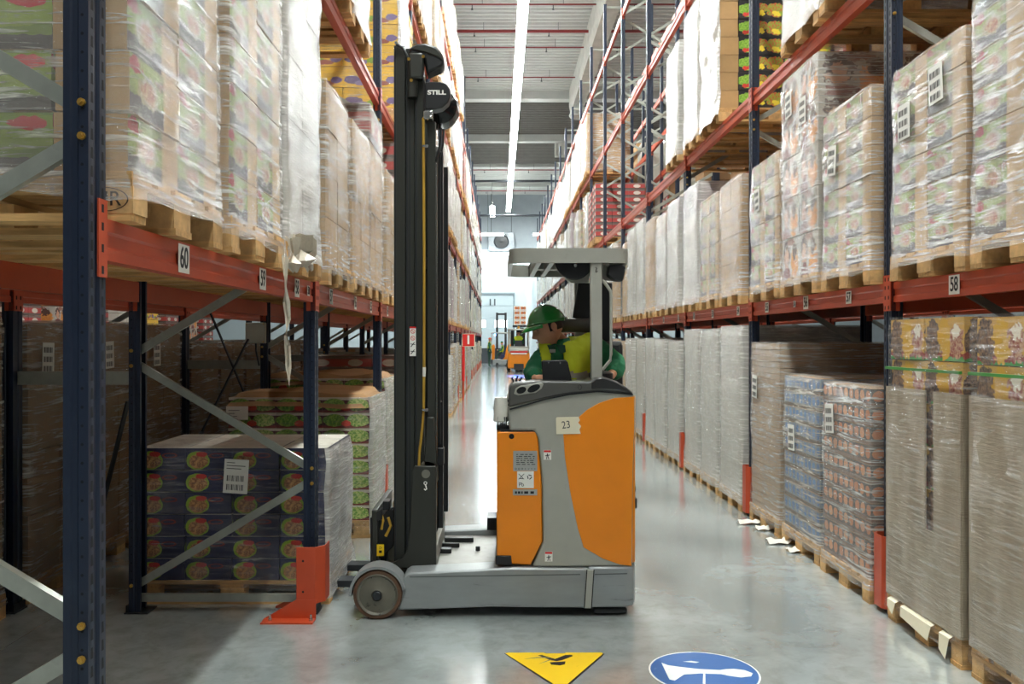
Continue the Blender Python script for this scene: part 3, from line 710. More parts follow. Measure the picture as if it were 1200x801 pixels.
def slot(b, p): return YB(b)+.1+.075+.4+.875*p
POS = ['near', 'middle', 'far']; LN = ['on the floor', 'on first shelf', 'on second shelf', 'on third shelf', 'on fourth shelf']
def lbl(kind, side, b, p, l): return '%s %s of the %s rack, %s slot, %s bay' % (DESC[kind], LN[l], side, POS[p], ORD[b])
XLc = -1.05-.6; XRc = 2.29+.6
E = {}
# left row: (bay, pos, level): (kind, top z, options)
E[('L', 0, 0, 1)] = ('produce', 3.72, dict(det=2, corner=True)); E[('L', 0, 1, 1)] = ('produce', 3.74, dict(det=2)); E[('L', 0, 2, 1)] = ('white', 3.72, dict(det=2))
E[('L', 1, 0, 1)] = ('kraft', 3.24, dict(det=2)); E[('L', 1, 1, 1)] = ('kraft', 3.23, dict(det=2)); E[('L', 1, 2, 1)] = ('kraft', 3.58, dict(det=2, colmix=(1, REDCRATE)))
E[('L', 2, 0, 1)] = ('kraft', 3.25, dict()); E[('L', 2, 1, 1)] = ('redcrate', 3.7, dict()); E[('L', 2, 2, 1)] = ('kraft', 3.5, dict())
E[('L', 1, 0, 0)] = ('food', .965, dict(det=2, film=True)); E[('L', 1, 1, 0)] = None; E[('L', 1, 2, 0)] = ('cans', 1.16, dict(det=2))
E[('L', 2, 0, 0)] = ('cans', 1.27, dict(det=2)); E[('L', 2, 1, 0)] = ('cans', 1.2, dict()); E[('L', 2, 2, 0)] = ('redcrate', 1.45, dict())
for p in range(3): E[('L', 0, p, 0)] = None; E[('L', 0, p, 2)] = None; E[('L', 0, p, 3)] = None
E[('L', 1, 0, 2)] = ('white', 5.4, dict(det=2)); E[('L', 1, 1, 2)] = ('white', 5.5, dict(det=2)); E[('L', 1, 2, 2)] = None
E[('L', 2, 0, 2)] = None; E[('L', 2, 1, 2)] = ('yellow', 5.6, dict()); E[('L', 2, 2, 2)] = ('yellow', 5.5, dict())
# right row
E[('R', 0, 0, 0)] = None; E[('R', 0, 1, 0)] = ('snack', 1.74, dict(det=2, label_cards=1)); E[('R', 0, 2, 0)] = ('snack', 1.75, dict(det=2, label_cards=1))
E[('R', 1, 0, 0)] = ('bottle', 1.33, dict(det=2, label_cards=1)); E[('R', 1, 1, 0)] = ('bluebottle', 1.35, dict(det=2, label_cards=1)); E[('R', 1, 2, 0)] = ('slabs', 1.60, dict(det=2, label_cards=1))
for p, (k, h) in enumerate((('white', 1.76), ('white', 1.74), ('white', 1.75))): E[('R', 2, p, 0)] = (k, h, dict(det=2))
E[('R', 0, 0, 1)] = None; E[('R', 0, 1, 1)] = ('produce', 3.55, dict(det=2)); E[('R', 0, 2, 1)] = ('produce', 3.19, dict(det=2, label_cards=2))
E[('R', 1, 0, 1)] = ('produce', 3.20, dict(det=2, label_cards=1)); E[('R', 1, 1, 1)] = ('poster', 3.71, dict(det=2, label_cards=2)); E[('R', 1, 2, 1)] = ('produce', 3.19, dict(det=2, label_cards=1))
E[('R', 2, 0, 1)] = ('kraft', 3.20, dict()); E[('R', 2, 1, 1)] = ('produce', 3.19, dict()); E[('R', 2, 2, 1)] = ('white', 3.45, dict(colmix=(1, PURPLE)))
E[('R', 3, 0, 1)] = ('white', 3.45, dict(colmix=(1, PURPLE))); E[('R', 3, 1, 1)] = ('white', 3.40, dict(colmix=(1, YELLOWMIX))); E[('R', 3, 2, 1)] = ('kraft', 3.46, dict())
for k in range(3): E[('R', 0, k, 2)] = None; E[('R', 4, k, 2)] = None; E[('R', 5, k, 2)] = None
E[('R', 1, 0, 2)] = ('white', 5.5, dict(det=2)); E[('R', 1, 1, 2)] = ('white', 5.5, dict(det=2)); E[('R', 1, 2, 2)] = None
E[('R', 2, 0, 2)] = None; E[('R', 2, 1, 2)] = ('fruit', 5.75, dict(corner=True, film=False)); E[('R', 2, 2, 2)] = ('white', 5.6, dict())
E[('R', 3, 0, 2)] = ('white', 5.45, dict()); E[('R', 3, 1, 2)] = None; E[('R', 3, 2, 2)] = None
E[('R', 6, 0, 2)] = None; E[('R', 6, 1, 2)] = ('redcrate', 5.35, dict(film=False, det=1)); E[('R', 6, 2, 2)] = ('redcrate', 5.3, dict(film=False))
FAR = MB(); farmats = [CARDWHITE, KRAFT, SACK, REDCRATE, PRODUCE_DARK]
rk = random.Random(21); count = 0; used = {}
def rule(side, b, p, l):
    if side == 'L':
        if l == 2 and b < 3 or l == 3 and b < 3 or l == 4 and (b < 5 or b > 7): return None
    else:
        if l == 2 and b < 6 or l == 3 and b < 7 or l == 4: return None
    if rk.random() < .04 and l > 0 and b > 3: return None
    kinds = ['white', 'white', 'kraft', 'produce', 'white', 'purple', 'sack', 'cans' if l == 0 else 'white']
    k = rk.choice(kinds)
    if side == 'R' and l == 0: k = rk.choice(['white', 'white', 'white', 'kraft'])
    if side == 'L' and l == 3 and b == 8: k = 'redcrate'
    hmax = 1.74 if l else 1.66
    hh = rk.uniform(1.15, hmax) if (side == 'L' or l >= 2) else rk.uniform(1.42, 1.62) if l else rk.uniform(1.6, 1.66)
    if l == 0 and side == 'L': hh = rk.uniform(.9, 1.6)
    return (k, LEV[l]+hh, {})
for side, xc, ais in (('L', XLc, 1), ('R', XRc, -1)):
    for b in range(NB):
        for p in range(3):
            for l in range(5):
                e = E[(side, b, p, l)] if (side, b, p, l) in E else rule(side, b, p, l)
                if not e: continue
                k, top, o = e; sd = 'left' if side == 'L' else 'right'
                if b >= 10:      # beyond: one joined mass, still real boxes
                    y = slot(b, p); i = {'white': 0, 'kraft': 1, 'sack': 2, 'redcrate': 3, 'purple': 1, 'cans': 4, 'produce': 4}[k]
                    z = LEV[l]; FAR.box(xc-.6, xc+.6, y-.4, y+.4, z, z+.13, 1)
                    nt = rk.randint(3, 6); th_ = (top-z-.15)/nt
                    for q_ in range(nt):
                        e1, e2 = rk.uniform(0, .035), rk.uniform(0, .03); FAR.box(xc-.59+e1, xc+.59-e1, y-.385+e2, y+.385-e2, z+.15+q_*th_, z+.15+(q_+1)*th_-.01, i)
                    continue
                o = dict(o); det = o.pop('det', 1 if b < 4 else 0)
                q = place(k, xc+(rk.uniform(-.012, .012) if b < 4 else rk.uniform(-.035, .035)), slot(b, p), LEV[l], top, lbl(k, sd, b, p, l), ais, det, **o); used[(side, b, p, l)] = q; count += 1
FW = film_mat('far_white_wrap', opaque=('8f8678', 'bdb7ac')); FK = film_mat('far_brown_wrap', opaque=('a98f70', 'd4c8b4')); FR = film_mat('far_red_wrap', opaque=('a85048', 'd8cac0')); FG = film_mat('far_green_wrap', opaque=('8a8c60', 'd4d0b8'))
tag(FAR.build('pallet_load', [FW, FK, FW, FR, FG]), 'mass of white-wrapped pallet loads filling the far bays of both racks', 'pallet load', None, 'stuff')

# rack behind the left row: tall brown wrapped loads on the floor, some above
XL2c = XL2-.6
for b in range(0, 4):
    for p in range(3):
        if b == 0 and p == 0: continue
        h = [1.76, 1.74, 1.6, 1.62][b]
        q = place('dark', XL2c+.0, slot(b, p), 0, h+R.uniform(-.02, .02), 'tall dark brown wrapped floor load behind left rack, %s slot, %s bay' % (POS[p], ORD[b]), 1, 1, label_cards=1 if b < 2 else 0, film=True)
for b in range(0, 7):
    for p in range(3):
        if b < 2 and p == 1: continue
        place(['kraft', 'redcrate', 'white', 'purple'][(b*3+p) % 4], XL2c, slot(b, p), LEV[1], 3.3+.3*((b+p) % 2), '%s on shelf behind left rack, %s slot, %s bay' % (DESC[['kraft', 'redcrate', 'white', 'purple'][(b*3+p) % 4]], POS[p], ORD[b]), 1, 0, film=False)
        if b >= 3: place(['white', 'kraft'][(b+p) % 2], XL2c, slot(b, p), 0, 1.45, 'low %s behind left rack, %s slot, %s bay' % (DESC[['white', 'kraft'][(b+p) % 2]], POS[p], ORD[b]), 1, 0, film=False) if b > 3 else None
# loads across the neighbouring aisles, seen through the slits
for i in range(16):
    y = 4.0+i*1.2; place(['redcrate', 'white', 'yellow', 'redcrate', 'poster'][i % 5], -8.1, y, 0, 2.5, '%s across the neighbouring left aisle, %s along' % (DESC[['redcrate', 'white', 'yellow', 'redcrate', 'poster'][i % 5]], ORD[i]), 1, 0, film=False)
XR2c = XR2+.6
for b in range(1, 12):
    for p in range(3):
        for l in range(5):
            if l == 4 or (l == 3 and b < 8) : continue
            if l == 1 and (b*3+p) % 4 == 0: continue
            if l == 2 and (b in (4, 5) and p != 1): continue
            if l in (0, 1) and b > 6: continue
            k = ['kraft', 'redcrate', 'white', 'white', 'dark'][(b*5+p*2+l) % 5]
            if l == 0: k = ['darkred', 'slabs', 'darkred', 'kraft'][(b+p) % 4]
            if k == 'slabs': k = 'dark'
            place(k, XR2c, slot(b, p), LEV[l], LEV[l]+1.3+.35*(((b+p+l)*7 % 5)/4), '%s %s behind right rack, %s slot, %s bay' % (DESC[k], LN[l], POS[p], ORD[b]), -1, 0, film=False)
# grey cartons deeper in the right rack above the board stack handled by the row behind

# ---- special dressing on particular loads
def aisle_film(q, top, m):
    src = shell_mesh(round(top, 2), 1.20, .805, 2, m, .05, .012, .017); bm = bmesh.new(); bm.from_mesh(src)
    bmesh.ops.delete(bm, geom=[f for f in bm.faces if f.calc_center_median().x < .56], context='FACES'); me = bpy.data.meshes.new('film_panel'); bm.to_mesh(me); bm.free(); me.materials.append(m)
    return obj('film_panel', me, q, (.012, 0, 0))
aisle_film(used[('L', 1, 0, 0)], .965, FILMAISLE); aisle_film(used[('R', 2, 1, 2)], 1.83, WRAPWHITE); aisle_film(used[('L', 1, 2, 0)], 1.16, FILMAISLE); aisle_film(used[('L', 2, 0, 0)], 1.27, FILMAISLE)
aisle_film(used[('L', 2, 1, 2)], 1.68, WRAPWHITE)
# EUR mark on first left pallet block
q = used[('L', 0, 0, 1)]
text('burned_mark', 'EUR', .06, (.515, -.402, .062), FRONT, mat('burned_mark', '2c1a10', .8), q, world=False)
ov = MB().lathe([(.07, 0), (.066, 0)], (0, 0, 0), 'y', 24).build('burned_oval', bpy.data.materials['burned_mark'], q); ov.location = (.52, -.4015, .062); ov.scale = (1, 1, .5)
# grey sleeves around the two snack loads of the right row (open slit shows the cartons)
for key in (('R', 0, 1, 0), ('R', 0, 2, 0)):
    q = used[key]; m = MB(); zt = 1.36
    lx, ly = .602, .405
    # local +x faces the aisle
    for (y0, y1) in ((-ly, .05), (.14, ly)): m.box(lx-.004, lx+.006, y0, y1, .15, zt)
    m.box(-lx, lx, ly-.004, ly+.004, .15, zt); m.box(-lx, lx, -ly-.004, -ly+.004, .15, zt)
    m.box(lx-.004, lx+.006, .05, .14, .15, .62)
    m.build('paper_sleeve', SLEEVE, q)
    for zz in (.58+.35, .58+.7, 1.02+.58):
        pass
    MB().box(lx-.002, lx+.012, -ly, ly, 1.46, 1.475).build('green_strap', mat('strap_green', '3f8a3c', .5), q)
q = used[('R', 0, 2, 0)]
for (y0, w, dz) in ((.28, .1, -.13), (-.02, .34, -.1), (-.3, .1, -.09)):
    m = MB(); m.add([(.585, y0-w/2, .15), (.585, y0+w/2, .15), (.625, y0+w/2, .13), (.625, y0-w/2, .13), (.635, y0+w/2-.02, .15+dz), (.632, y0-w/2+.01, .15+dz+.03)], [(0, 1, 2, 3), (3, 2, 4, 5)])
    m.build('cardboard_flap', CREAM, q)
# board sheet and paper label on the tray stacks
for key, top in ((('L', 1, 2, 0), 1.16), (('L', 2, 0, 0), 1.27)):
    q = used[key]
    vs_ = []; fs = []; nx_, ny_ = 14, 10
    for j in range(ny_+1):
        for i in range(nx_+1):
            x = -.6+1.2*i/nx_; y = -.41+.82*j/ny_; e = max(abs(x)/.6, abs(y)/.41)
            z = top+.03+.05*noise.noise(Vector((x*2.5, y*2.5, top*3)))+.03*(1-e) - (.11 if e > .97 else 0)
            vs_.append((x, y, z))
    for j in range(ny_):
        for i in range(nx_): a = j*(nx_+1)+i; fs.append((a, a+1, a+nx_+2, a+nx_+1))
    m = MB(); m.add(vs_, fs); m.build('cover_sheet', KRAFTSHEET, q, smooth=True)
q = used[('L', 1, 2, 0)]
o = MB().box(-.09, .09, -.002, 0, -.055, .055).build('paper_label', WHITE, q); o.location = (-.5, -.418, 1.03)
for k in range(3): MB().box(-.07, -.07+[.09, .05, .07][k], -.003, -.0019, .02-k*.025, .024-k*.025).build('printed_line', BLACKINK, o)
q = used[('L', 1, 0, 0)]
o = MB().box(-.075, .075, -.002, 0, -.105, .105).build('paper_label', WHITE, q); o.location = (.03, -.412, .79); o.rotation_euler = (0, .06, 0)
for k in range(2):
    ln = MB()
    for s_ in range(11): ln.box(-.055+s_*.01, -.055+s_*.01+(.003 if s_ % 3 else .006), -.003, -.0019, -.085+k*.055, -.085+k*.055+.035)
    ln.build('barcode', BLACKINK, o)
for k in range(3): MB().box(-.06, [.03, .055, -.01][k], -.003, -.0019, .045+k*.018, .049+k*.018).build('printed_line', BLACKINK, o)

# loose stretch film tails
def tail(name, pts, w, label, m=FILMWHITE, grp=None):
    pts = [Vector(p) for p in pts]; vs_ = []; fs = []; rr = random.Random(len(pts)+int(w*1000))
    for i, p in enumerate(pts):
        a = i*1.1+rr.uniform(0, 1); ww = w*(1 if i < len(pts)-1 else .4)*rr.uniform(.6, 1.1)
        for k in range(5):
            s = (k/4-.5)*ww; vs_.append((p.x+math.cos(a)*s, p.y+math.sin(a)*s*.7+math.sin(k*1.9+i)*ww*.2, p.z+rr.uniform(-.01, .01)))
    for i in range(len(pts)-1):
        for k in range(4): fs.append((i*5+k, i*5+k+1, i*5+k+6, i*5+k+5))
    mb = MB(); mb.add(vs_, fs); o = mb.build(name, m, smooth=True); tag(o, label, 'film'); return o
RAG = mat('crumpled_film_white', 'd9cfbd', .4, 0, .1, 20, .3, 40)
def PX(x, y, X): Y = X*F/(x-CX); return P(x, y, Y)
tail('film_tail', [PX(334, 300, -1.03), PX(334, 325, -1.03), PX(335.5, 352, -1.03), PX(337.5, 372, -1.03), PX(335, 392, -1.03), PX(337, 405, -1.03), PX(338, 430, -1.03), PX(339, 452, -1.03)], .05, 'twisted strip of white film hanging from left first shelf beam', RAG)
for i, (x, y, Y, w) in enumerate(((352, 296, 4.55, .16), (343, 300, 4.4, .1), (362, 300, 4.75, .12))):
    tail('film_tail', [PX(x, y-22, -1.0), PX(x+2, y-4, -1.0), PX(x-1, y+8, -1.0), PX(x+2, y+18, -1.0)], w, ['torn film bunch hanging between the third and fourth beam labels', 'torn film end hanging left of the torn bunch', 'torn film end hanging right against the upright'][i], RAG)
for i, (x, y, dx) in enumerate(((885, 613, 20), (915, 636, 16), (898, 620, 12), (935, 646, 12))):
    Y = F*EYE/(y-CY); p = P(x, y, Y)
    m = MB(); vs_ = []; fs = []
    for j in range(5):
        for k in range(7): vs_.append((p.x+(k/6-.5)*dx/F*Y*2, Y+(j/4-.5)*.12, .006+.05*abs(noise.noise(Vector((k*.9+i, j*.9, i))))*2*(1-abs(j/4-.5))))
    for j in range(4):
        for k in range(6): a = j*7+k; fs.append((a, a+1, a+8, a+7))
    m.add(vs_, fs); tag(m.build('film_scrap', SACK, smooth=True), ['crumpled white film scrap on floor farthest from the right pallets', 'crumpled white scrap beside the blue bottle load', 'small white scrap between two larger scraps', 'white film scrap under the bottle load edge'][i], 'scrap')

# ------------------------------------------------------------------ the reach truck
YN = 5.0
tr = thing('reach_truck', 'orange and grey reach truck parked across the aisle with tall black mast', 'truck', (-.05, 5.6, 0))
def W(mb, name, m, parent=tr, **k): return mb.build(name, m, parent, world=True, **k)
def poly(pts, Y): return [XZ(x, y, Y) for x, y in pts]
# chassis and outriggers
m = MB(); m.prism(poly([(466, 715), (473, 676), (478, 671), (520, 669), (600, 665), (690, 666), (690, 712), (640, 712), (575, 711), (530, 713)], YN), YN, YN+.17); W(m, 'outrigger', CHASSIS, bevel=.012)
m = MB(); m.prism(poly([(466, 715), (473, 676), (478, 671), (520, 669), (600, 665), (690, 666), (690, 712), (640, 712), (575, 711), (530, 713)], YN), YN+1.08, YN+1.25); W(m, 'outrigger', CHASSIS, bevel=.012)
x0, _ = XZ(690, 700, YN); x1, _ = XZ(747, 700, YN)
m = MB(); m.prism([(x0-.35, YN+.17), (x0, YN+.17), (x0, YN), (x1-.07, YN), (x1-.02, YN+.03), (x1, YN+.1), (x1, YN+1.15), (x1-.02, YN+1.22), (x1-.07, YN+1.25), (x0-.35, YN+1.25)], .06, .296, 'z')
W(m, 'rear_chassis', CHASSIS, bevel=.012)
m = MB(); m.prism(poly([(687, 667), (696, 667), (693, 712), (684, 712)], YN), YN-.006, YN+.002); W(m, 'chassis_seam', TRUCKGREY, bevel=.002)
for px_ in (686.2, 694.5):
    m = MB(); m.prism(poly([(px_+.9, 667), (px_+2, 667), (px_-1, 712), (px_-2.1, 712)], YN), YN-.0075, YN-.004); W(m, 'seam_line', SLOT)
for (a, b_) in (((480, 675), (680, 672)), ((697, 672), (735, 671))):
    m = MB(); m.prism(poly([a, b_, (b_[0], b_[1]+1.3), (a[0], a[1]+1.3)], YN), YN-.0015, YN+.001); W(m, 'pressed_line', mat('groove_grey', '5c5e5e', .6))
m = MB(); m.prism([(XZ(473, 0, YN)[0], .18), (XZ(600, 0, YN)[0], .2), (XZ(600, 0, YN)[0], .235), (XZ(473, 0, YN)[0], .235)], YN+.17, YN+1.08); W(m, 'floor_plate', mat('worn_steel_plate', '85837c', .45, .3, .12, 12, dirt=('5a564c', .6, .75, 9)))
m = MB(); m.box(-.0, .22, YN+.17, YN+1.08, .07, .29); W(m, 'underbody_filler', BLACK)  # black box added so no bright floor shows through under the truck
for (x, y, w, d) in ((505, 655, .05, .03), (516, 637, .03, .05), (538, 634, .2, .05), (543, 625, .03, .03), (522, 647, .08, .06), (560, 645, .03, .02), (528, 641, .12, .02)):
    Y = (EYE-.235)*F/(y-CY); p = P(x, y, Y); m = MB(); m.box(p.x-w/2, p.x+w/2, Y-d/2, Y+d/2, .235, .235+.03); W(m, 'floor_bracket', BLACK, bevel=.004)
m = MB(); m.tube([P(572, 610, 5.7), P(582, 610, 5.7)], .035, 12); m.box(-.08, 0, 5.6, 5.8, .38, .46); W(m, 'latch_motor', BLACK)
# wheels
def load_wheel(Y, s):
    xc, zc = XZ(443, 696, YN); zc = .143
    MBw = MB(); MBw.lathe([(.001, 0), (.118, 0), (.122, -.008), (.138, -.008), (.143, 0), (.143, .10), (.13, .105), (.001, .105)], (xc, Y, zc), 'y', 40); w = W(MBw, 'load_wheel', RUBBER, smooth=True)
    m = MB(); m.lathe([(.001, -.012), (.03, -.012), (.032, -.02), (.045, -.014), (.105, -.004), (.117, -.013), (.121, -.006)], (xc, Y, zc), 'y', 40); W(m, 'wheel_hub', HUB, w, smooth=True)
    m = MB(); m.lathe([(.0005, -.034), (.022, -.034), (.026, -.03), (.026, -.01)], (xc, Y, zc), 'y', 20); W(m, 'hub_cap', DARKSTEEL, w, smooth=True)
    for k in range(8):
        a = k*math.pi/4+.3; m = MB(); m.lathe([(.004, -.014), (.0004, -.014)], (xc+.108*math.cos(a), Y-.004, zc+.108*math.sin(a)), 'y', 6); W(m, 'hub_screw', CHROME, w)
    m = MB()
    pr = [];
    n = 22; vs_ = []
    for i in range(n+1):
        a = math.radians(12+170*i/n)
        pr.append((xc+.166*math.cos(a), zc+.166*math.sin(a)))
    inner = [(xc+.15*math.cos(math.radians(12+170*i/n)), zc+.15*math.sin(math.radians(12+170*i/n))) for i in range(n, -1, -1)]
    for i in range(n):
        q = [pr[i], pr[i+1], inner[n-i-1], inner[n-i]]; m.prism(q, Y-.012, Y+.13)
    W(m, 'wheel_guard', CHASSIS)
    m = MB(); m.lathe([(.001, .11), (.148, .11), (.148, .17), (.001, .17)], (xc, Y, zc), 'y', 24); W(m, 'wheel_fork', CHASSIS)
load_wheel(4.975, 1); load_wheel(6.08, 1)
xc, zc = XZ(716, 715, YN)
m = MB(); m.lathe([(.001, 0), (.14, 0), (.14, .09), (.001, .09)], (xc, YN+.25, .14), 'y', 28); W(m, 'drive_wheel', RUBBER, smooth=True)
m = MB(); m.box(xc-.1, xc+.1, YN+.03, YN+.12, .012, .05); W(m, 'stabiliser_foot', BLACK, bevel=.012)

# body: outer near side panel in grey, rising console curve
GREY_OUT = [(597, 504), (595, 480), (596, 476), (640, 464), (668, 459), (700, 456), (744, 461), (744.5, 500), (742, 560), (741, 664), (624, 664), (634, 641), (637, 634), (635, 560), (630.5, 512), (626, 504)]
m = MB(); m.prism(poly(GREY_OUT, YN+.02), YN+.02, YN+.30); W(m, 'side_panel', TRUCKGREY, bevel=.014, seg=3)
m = MB(); m.prism(poly([(640, 560), (738, 560), (741, 664), (640, 664)], YN+.02), YN+.3, YN+1.2); W(m, 'body_core', TRUCKGREY, bevel=.02)
m = MB(); m.prism(poly(GREY_OUT[2:9]+[(640, 520), (597, 500)], YN+.02), YN+.95, YN+1.22); W(m, 'side_panel', TRUCKGREY, bevel=.014)
ORN = [(678, 489), (688, 480), (702, 472), (720, 466), (743, 464.5), (743.3, 500), (741.2, 560), (740, 663), (726, 661), (706, 654), (684, 641), (677, 618), (668, 575), (662, 535), (660, 507), (672, 503)]
m = MB(); m.prism(poly(ORN, YN+.018), YN+.0165, YN+.03); W(m, 'orange_panel', TRUCKORANGE, bevel=.002)
x2 = XZ(744, 0, YN)[0]
m = MB(); m.prism([(x2-.02, YN+.03), (x2+.012, YN+.06), (x2+.012, YN+1.18), (x2-.02, YN+1.22)], .31, 1.3, 'z'); W(m, 'rear_panel', TRUCKORANGE, bevel=.006)
m = MB(); m.box(x2+.002, x2+.03, YN+.1, YN+.35, .62, .68); m.box(x2+.002, x2+.026, YN+.12, YN+.3, .72, .75); W(m, 'rear_hook', BLACK, bevel=.004)
m = MB(); m.prism(poly([(582, 508), (584, 505.5), (627, 505.5), (630, 512), (634.5, 560), (636, 634), (622, 662), (582, 660)], YN+.03), YN+.03, YN+1.1); bat = W(m, 'battery', TRUCKORANGE, bevel=.01)
m = MB(); m.lathe([(.0005, -.004), (.014, -.004), (.016, 0)], (XZ(599.5, 511, YN+.03)[0], YN+.03, XZ(599.5, 511, YN+.03)[1]), 'y', 16); W(m, 'lift_hole', SLOT, bat)
m = MB(); m.prism(poly([(581, 651), (599, 651), (600, 662), (581, 661)], YN+.02), YN+.018, YN+.035); W(m, 'battery_lock', BLACK, bat, bevel=.003)
m = MB(); m.prism(poly([(586, 503), (626, 503), (630, 506), (586, 506)], YN+.04), YN+.035, YN+1.1); W(m, 'battery_lid', BLACK)
# stickers
def sticker(x0, y0, x1, y1, Y, name, mt, parent=tr, t=.0015):
    a = XZ(x0, y0, Y); b = XZ(x1, y1, Y); m = MB(); m.box(a[0], b[0], Y-t, Y, b[1], a[1]); return W(m, name, mt, parent)
def lines(x0, y0, x1, y1, Y, rows, parent, mt=BLACKINK, th=.35, seed=1):
    rr = random.Random(seed); m = MB()
    for k in range(rows):
        yy = y0+(y1-y0)*(k+.5)/rows; x = x0
        while x < x1-1:
            w = rr.uniform(1.5, 5); a = XZ(x, yy, Y); b = XZ(min(x+w, x1), yy, Y); h = (y1-y0)/rows*th/F*Y/2
            m.box(a[0], b[0], Y-.0006, Y, a[1]-h, a[1]+h); x += w+rr.uniform(.8, 3)
    return W(m, 'printed_line', mt, parent)
Yb = YN+.0295
SILV = mat('silver_type_plate', 'b9b9b4', .35, .5, .03)
s1 = sticker(601.5, 528, 629.5, 551.5, Yb, 'type_plate', SILV, bat); lines(605, 531, 627, 545, Yb-.0016, 6, s1)
for k in range(7):
    p = XZ(604.5+k*3.7, 549, Yb-.0016); m = MB(); m.lathe([(.0055, 0), (.0035, 0)], (p[0], Yb-.002, p[1]), 'y', 3 if k > 2 else 8); W(m, 'icon', BLACKINK, s1)
s2 = sticker(606, 552, 625.5, 571.5, Yb, 'battery_label', WHITE, bat)
text('letters', 'Pb', .032, (*XZ(611, 567.5, Yb), )[:1]+(Yb-.0017, XZ(611, 567.5, Yb)[1]), FRONT, BLACKINK, s2)
p = P(611, 558, Yb); m = MB(); m.bar(p+Vector((-.016, -.002, .016)), p+Vector((.016, -.002, -.016)), .003, .001, (0, 1, 0)); m.bar(p+Vector((.016, -.002, .016)), p+Vector((-.016, -.002, -.016)), .003, .001, (0, 1, 0)); m.bar(p+Vector((-.01, -.002, -.012)), p+Vector((.01, -.002, -.012)), .004, .001, (0, 1, 0)); W(m, 'crossed_bin_icon', BLACKINK, s2)
p = P(620.5, 558.5, Yb)
for k in range(3):
    a = k*2.094+.5; m = MB(); q = Vector((math.cos(a), 0, math.sin(a))); r = Vector((math.cos(a+1.5), 0, math.sin(a+1.5))); m.bar(p+q*.014+Vector((0, -.002, 0)), p+r*.014+Vector((0, -.002, 0)), .005, .001, (0, 1, 0)); W(m, 'recycling_arrow', BLACKINK, s2)
s3 = sticker(601, 573, 629.5, 580, Yb, 'serial_plate', SILV, bat); lines(603.5, 575, 627, 578.5, Yb-.0016, 1, s3, th=.8, seed=4)
Ys = YN+.0195
for (x0_, y0_) in ((637, 527), (638.5, 646)):
    s4 = sticker(x0_, y0_, x0_+9, y0_+11.5, Ys, 'warning_sticker', WHITE); sticker(x0_+.3, y0_+.3, x0_+8.7, y0_+2.6, Ys-.0015, 'red_band', RED, s4, .0006)
    p = P(x0_+4.6, y0_+7, Ys); m = MB(); m.bar(p+Vector((-.006, -.002, -.02)), p+Vector((.0, -.002, .016)), .004, .001, (0, 1, 0)); m.bar(p+Vector((.008, -.002, -.02)), p+Vector((.0, -.002, .01)), .004, .001, (0, 1, 0)); m.bar(p+Vector((-.014, -.002, .002)), p+Vector((.014, -.002, .006)), .004, .001, (0, 1, 0)); W(m, 'stick_figure', BLACKINK, s4)
# card "23"
m = MB(); m.prism(poly([(651.5, 490), (652.5, 488.5), (678, 488), (679.5, 492), (677.5, 495), (681, 499), (679, 503), (680.5, 508), (652, 508.5)], YN+.012), YN+.012, YN+.0145); cdd = W(m, 'number_card', CREAM)
text('handwritten_number', '23', .062, (XZ(663.5, 498, YN)[0], YN+.0115, XZ(663.5, 498, YN)[1]), (math.pi/2, -.12, 0), mat('pencil_line', '4a4a48', .7), cdd, sx=.85)
# console top
CON = [(596, 477), (596.5, 457), (599, 451), (604, 448.5), (640, 446), (690, 447), (697, 442.5), (707, 441), (722, 446), (735, 454), (743, 461.5), (720, 459), (700, 458.5), (668, 461), (640, 466)]
m = MB(); m.prism(poly(CON, YN+.015), YN+.012, YN+.30); W(m, 'console', CONSOLE, bevel=.012, seg=3)
m = MB(); m.prism(poly([(597, 478.5), (640, 466.5), (668, 461), (700, 457.8), (742, 461.2), (742, 462.4), (700, 459.2), (668, 462.6), (640, 468.2), (597, 480.5)], YN+.01), YN+.0105, YN+.02); W(m, 'console_edge', BLACK)
m = MB(); m.prism(poly([(693, 447.5), (698, 443.2), (707, 441.8), (722, 446.7), (735, 454.6), (741, 460.4), (722, 456.8), (693, 456)], YN+.008), YN+.008, YN+.32); W(m, 'dark_console_cover', mat('console_dark', '2d2d2d', .3), bevel=.008)
def disc(x, y, rx, ry, Y, name, mt, t=.002, rot=0, n=24, parent=tr):
    c = P(x, y, Y); m = MB(); k = Y/F
    pts = [(c.x+math.cos(a)*rx*k*math.cos(rot)-math.sin(a)*ry*k*math.sin(rot), c.z+math.cos(a)*rx*k*math.sin(rot)+math.sin(a)*ry*k*math.cos(rot)) for a in [2*math.pi*i/n for i in range(n)]]
    m.prism(pts, Y-t, Y+.002); return W(m, name, mt, parent)
m = MB(); m.prism(poly([(602, 461.5), (604, 455), (610, 451.5), (634, 448.2), (637, 449.5), (635, 455), (628, 460), (607, 463.2)], YN+.01), YN+.0085, YN+.02); ch = W(m, 'cup_holder', TRUCKGREY, bevel=.003)
disc(611, 457, 5.9, 3.7, YN+.0083, 'cup_recess', SLOT, rot=.35, parent=ch); disc(625.5, 454.8, 8, 3.9, YN+.0083, 'cup_recess', SLOT, rot=.42, parent=ch)
disc(679.5, 453.5, 2.3, 3.0, YN+.012, 'key_switch', BLACK); disc(679.5, 453.5, 1.7, 2.4, YN+.0095, 'key_face', CONSOLE)
for (x, y, dx) in ((602, 447, -3), (605, 445, 2), (608.5, 446.5, 4)):
    m = MB(); a = P(x, y, 5.2); m.tube([a, a+Vector((dx*.003, -.005, .016)), a+Vector((dx*.004, -.005, .026))], [.006, .005, .009], 8); m.tube([a+Vector((0, 0, -.02)), a], .008, 8); W(m, 'control_lever', BLACK, smooth=True)
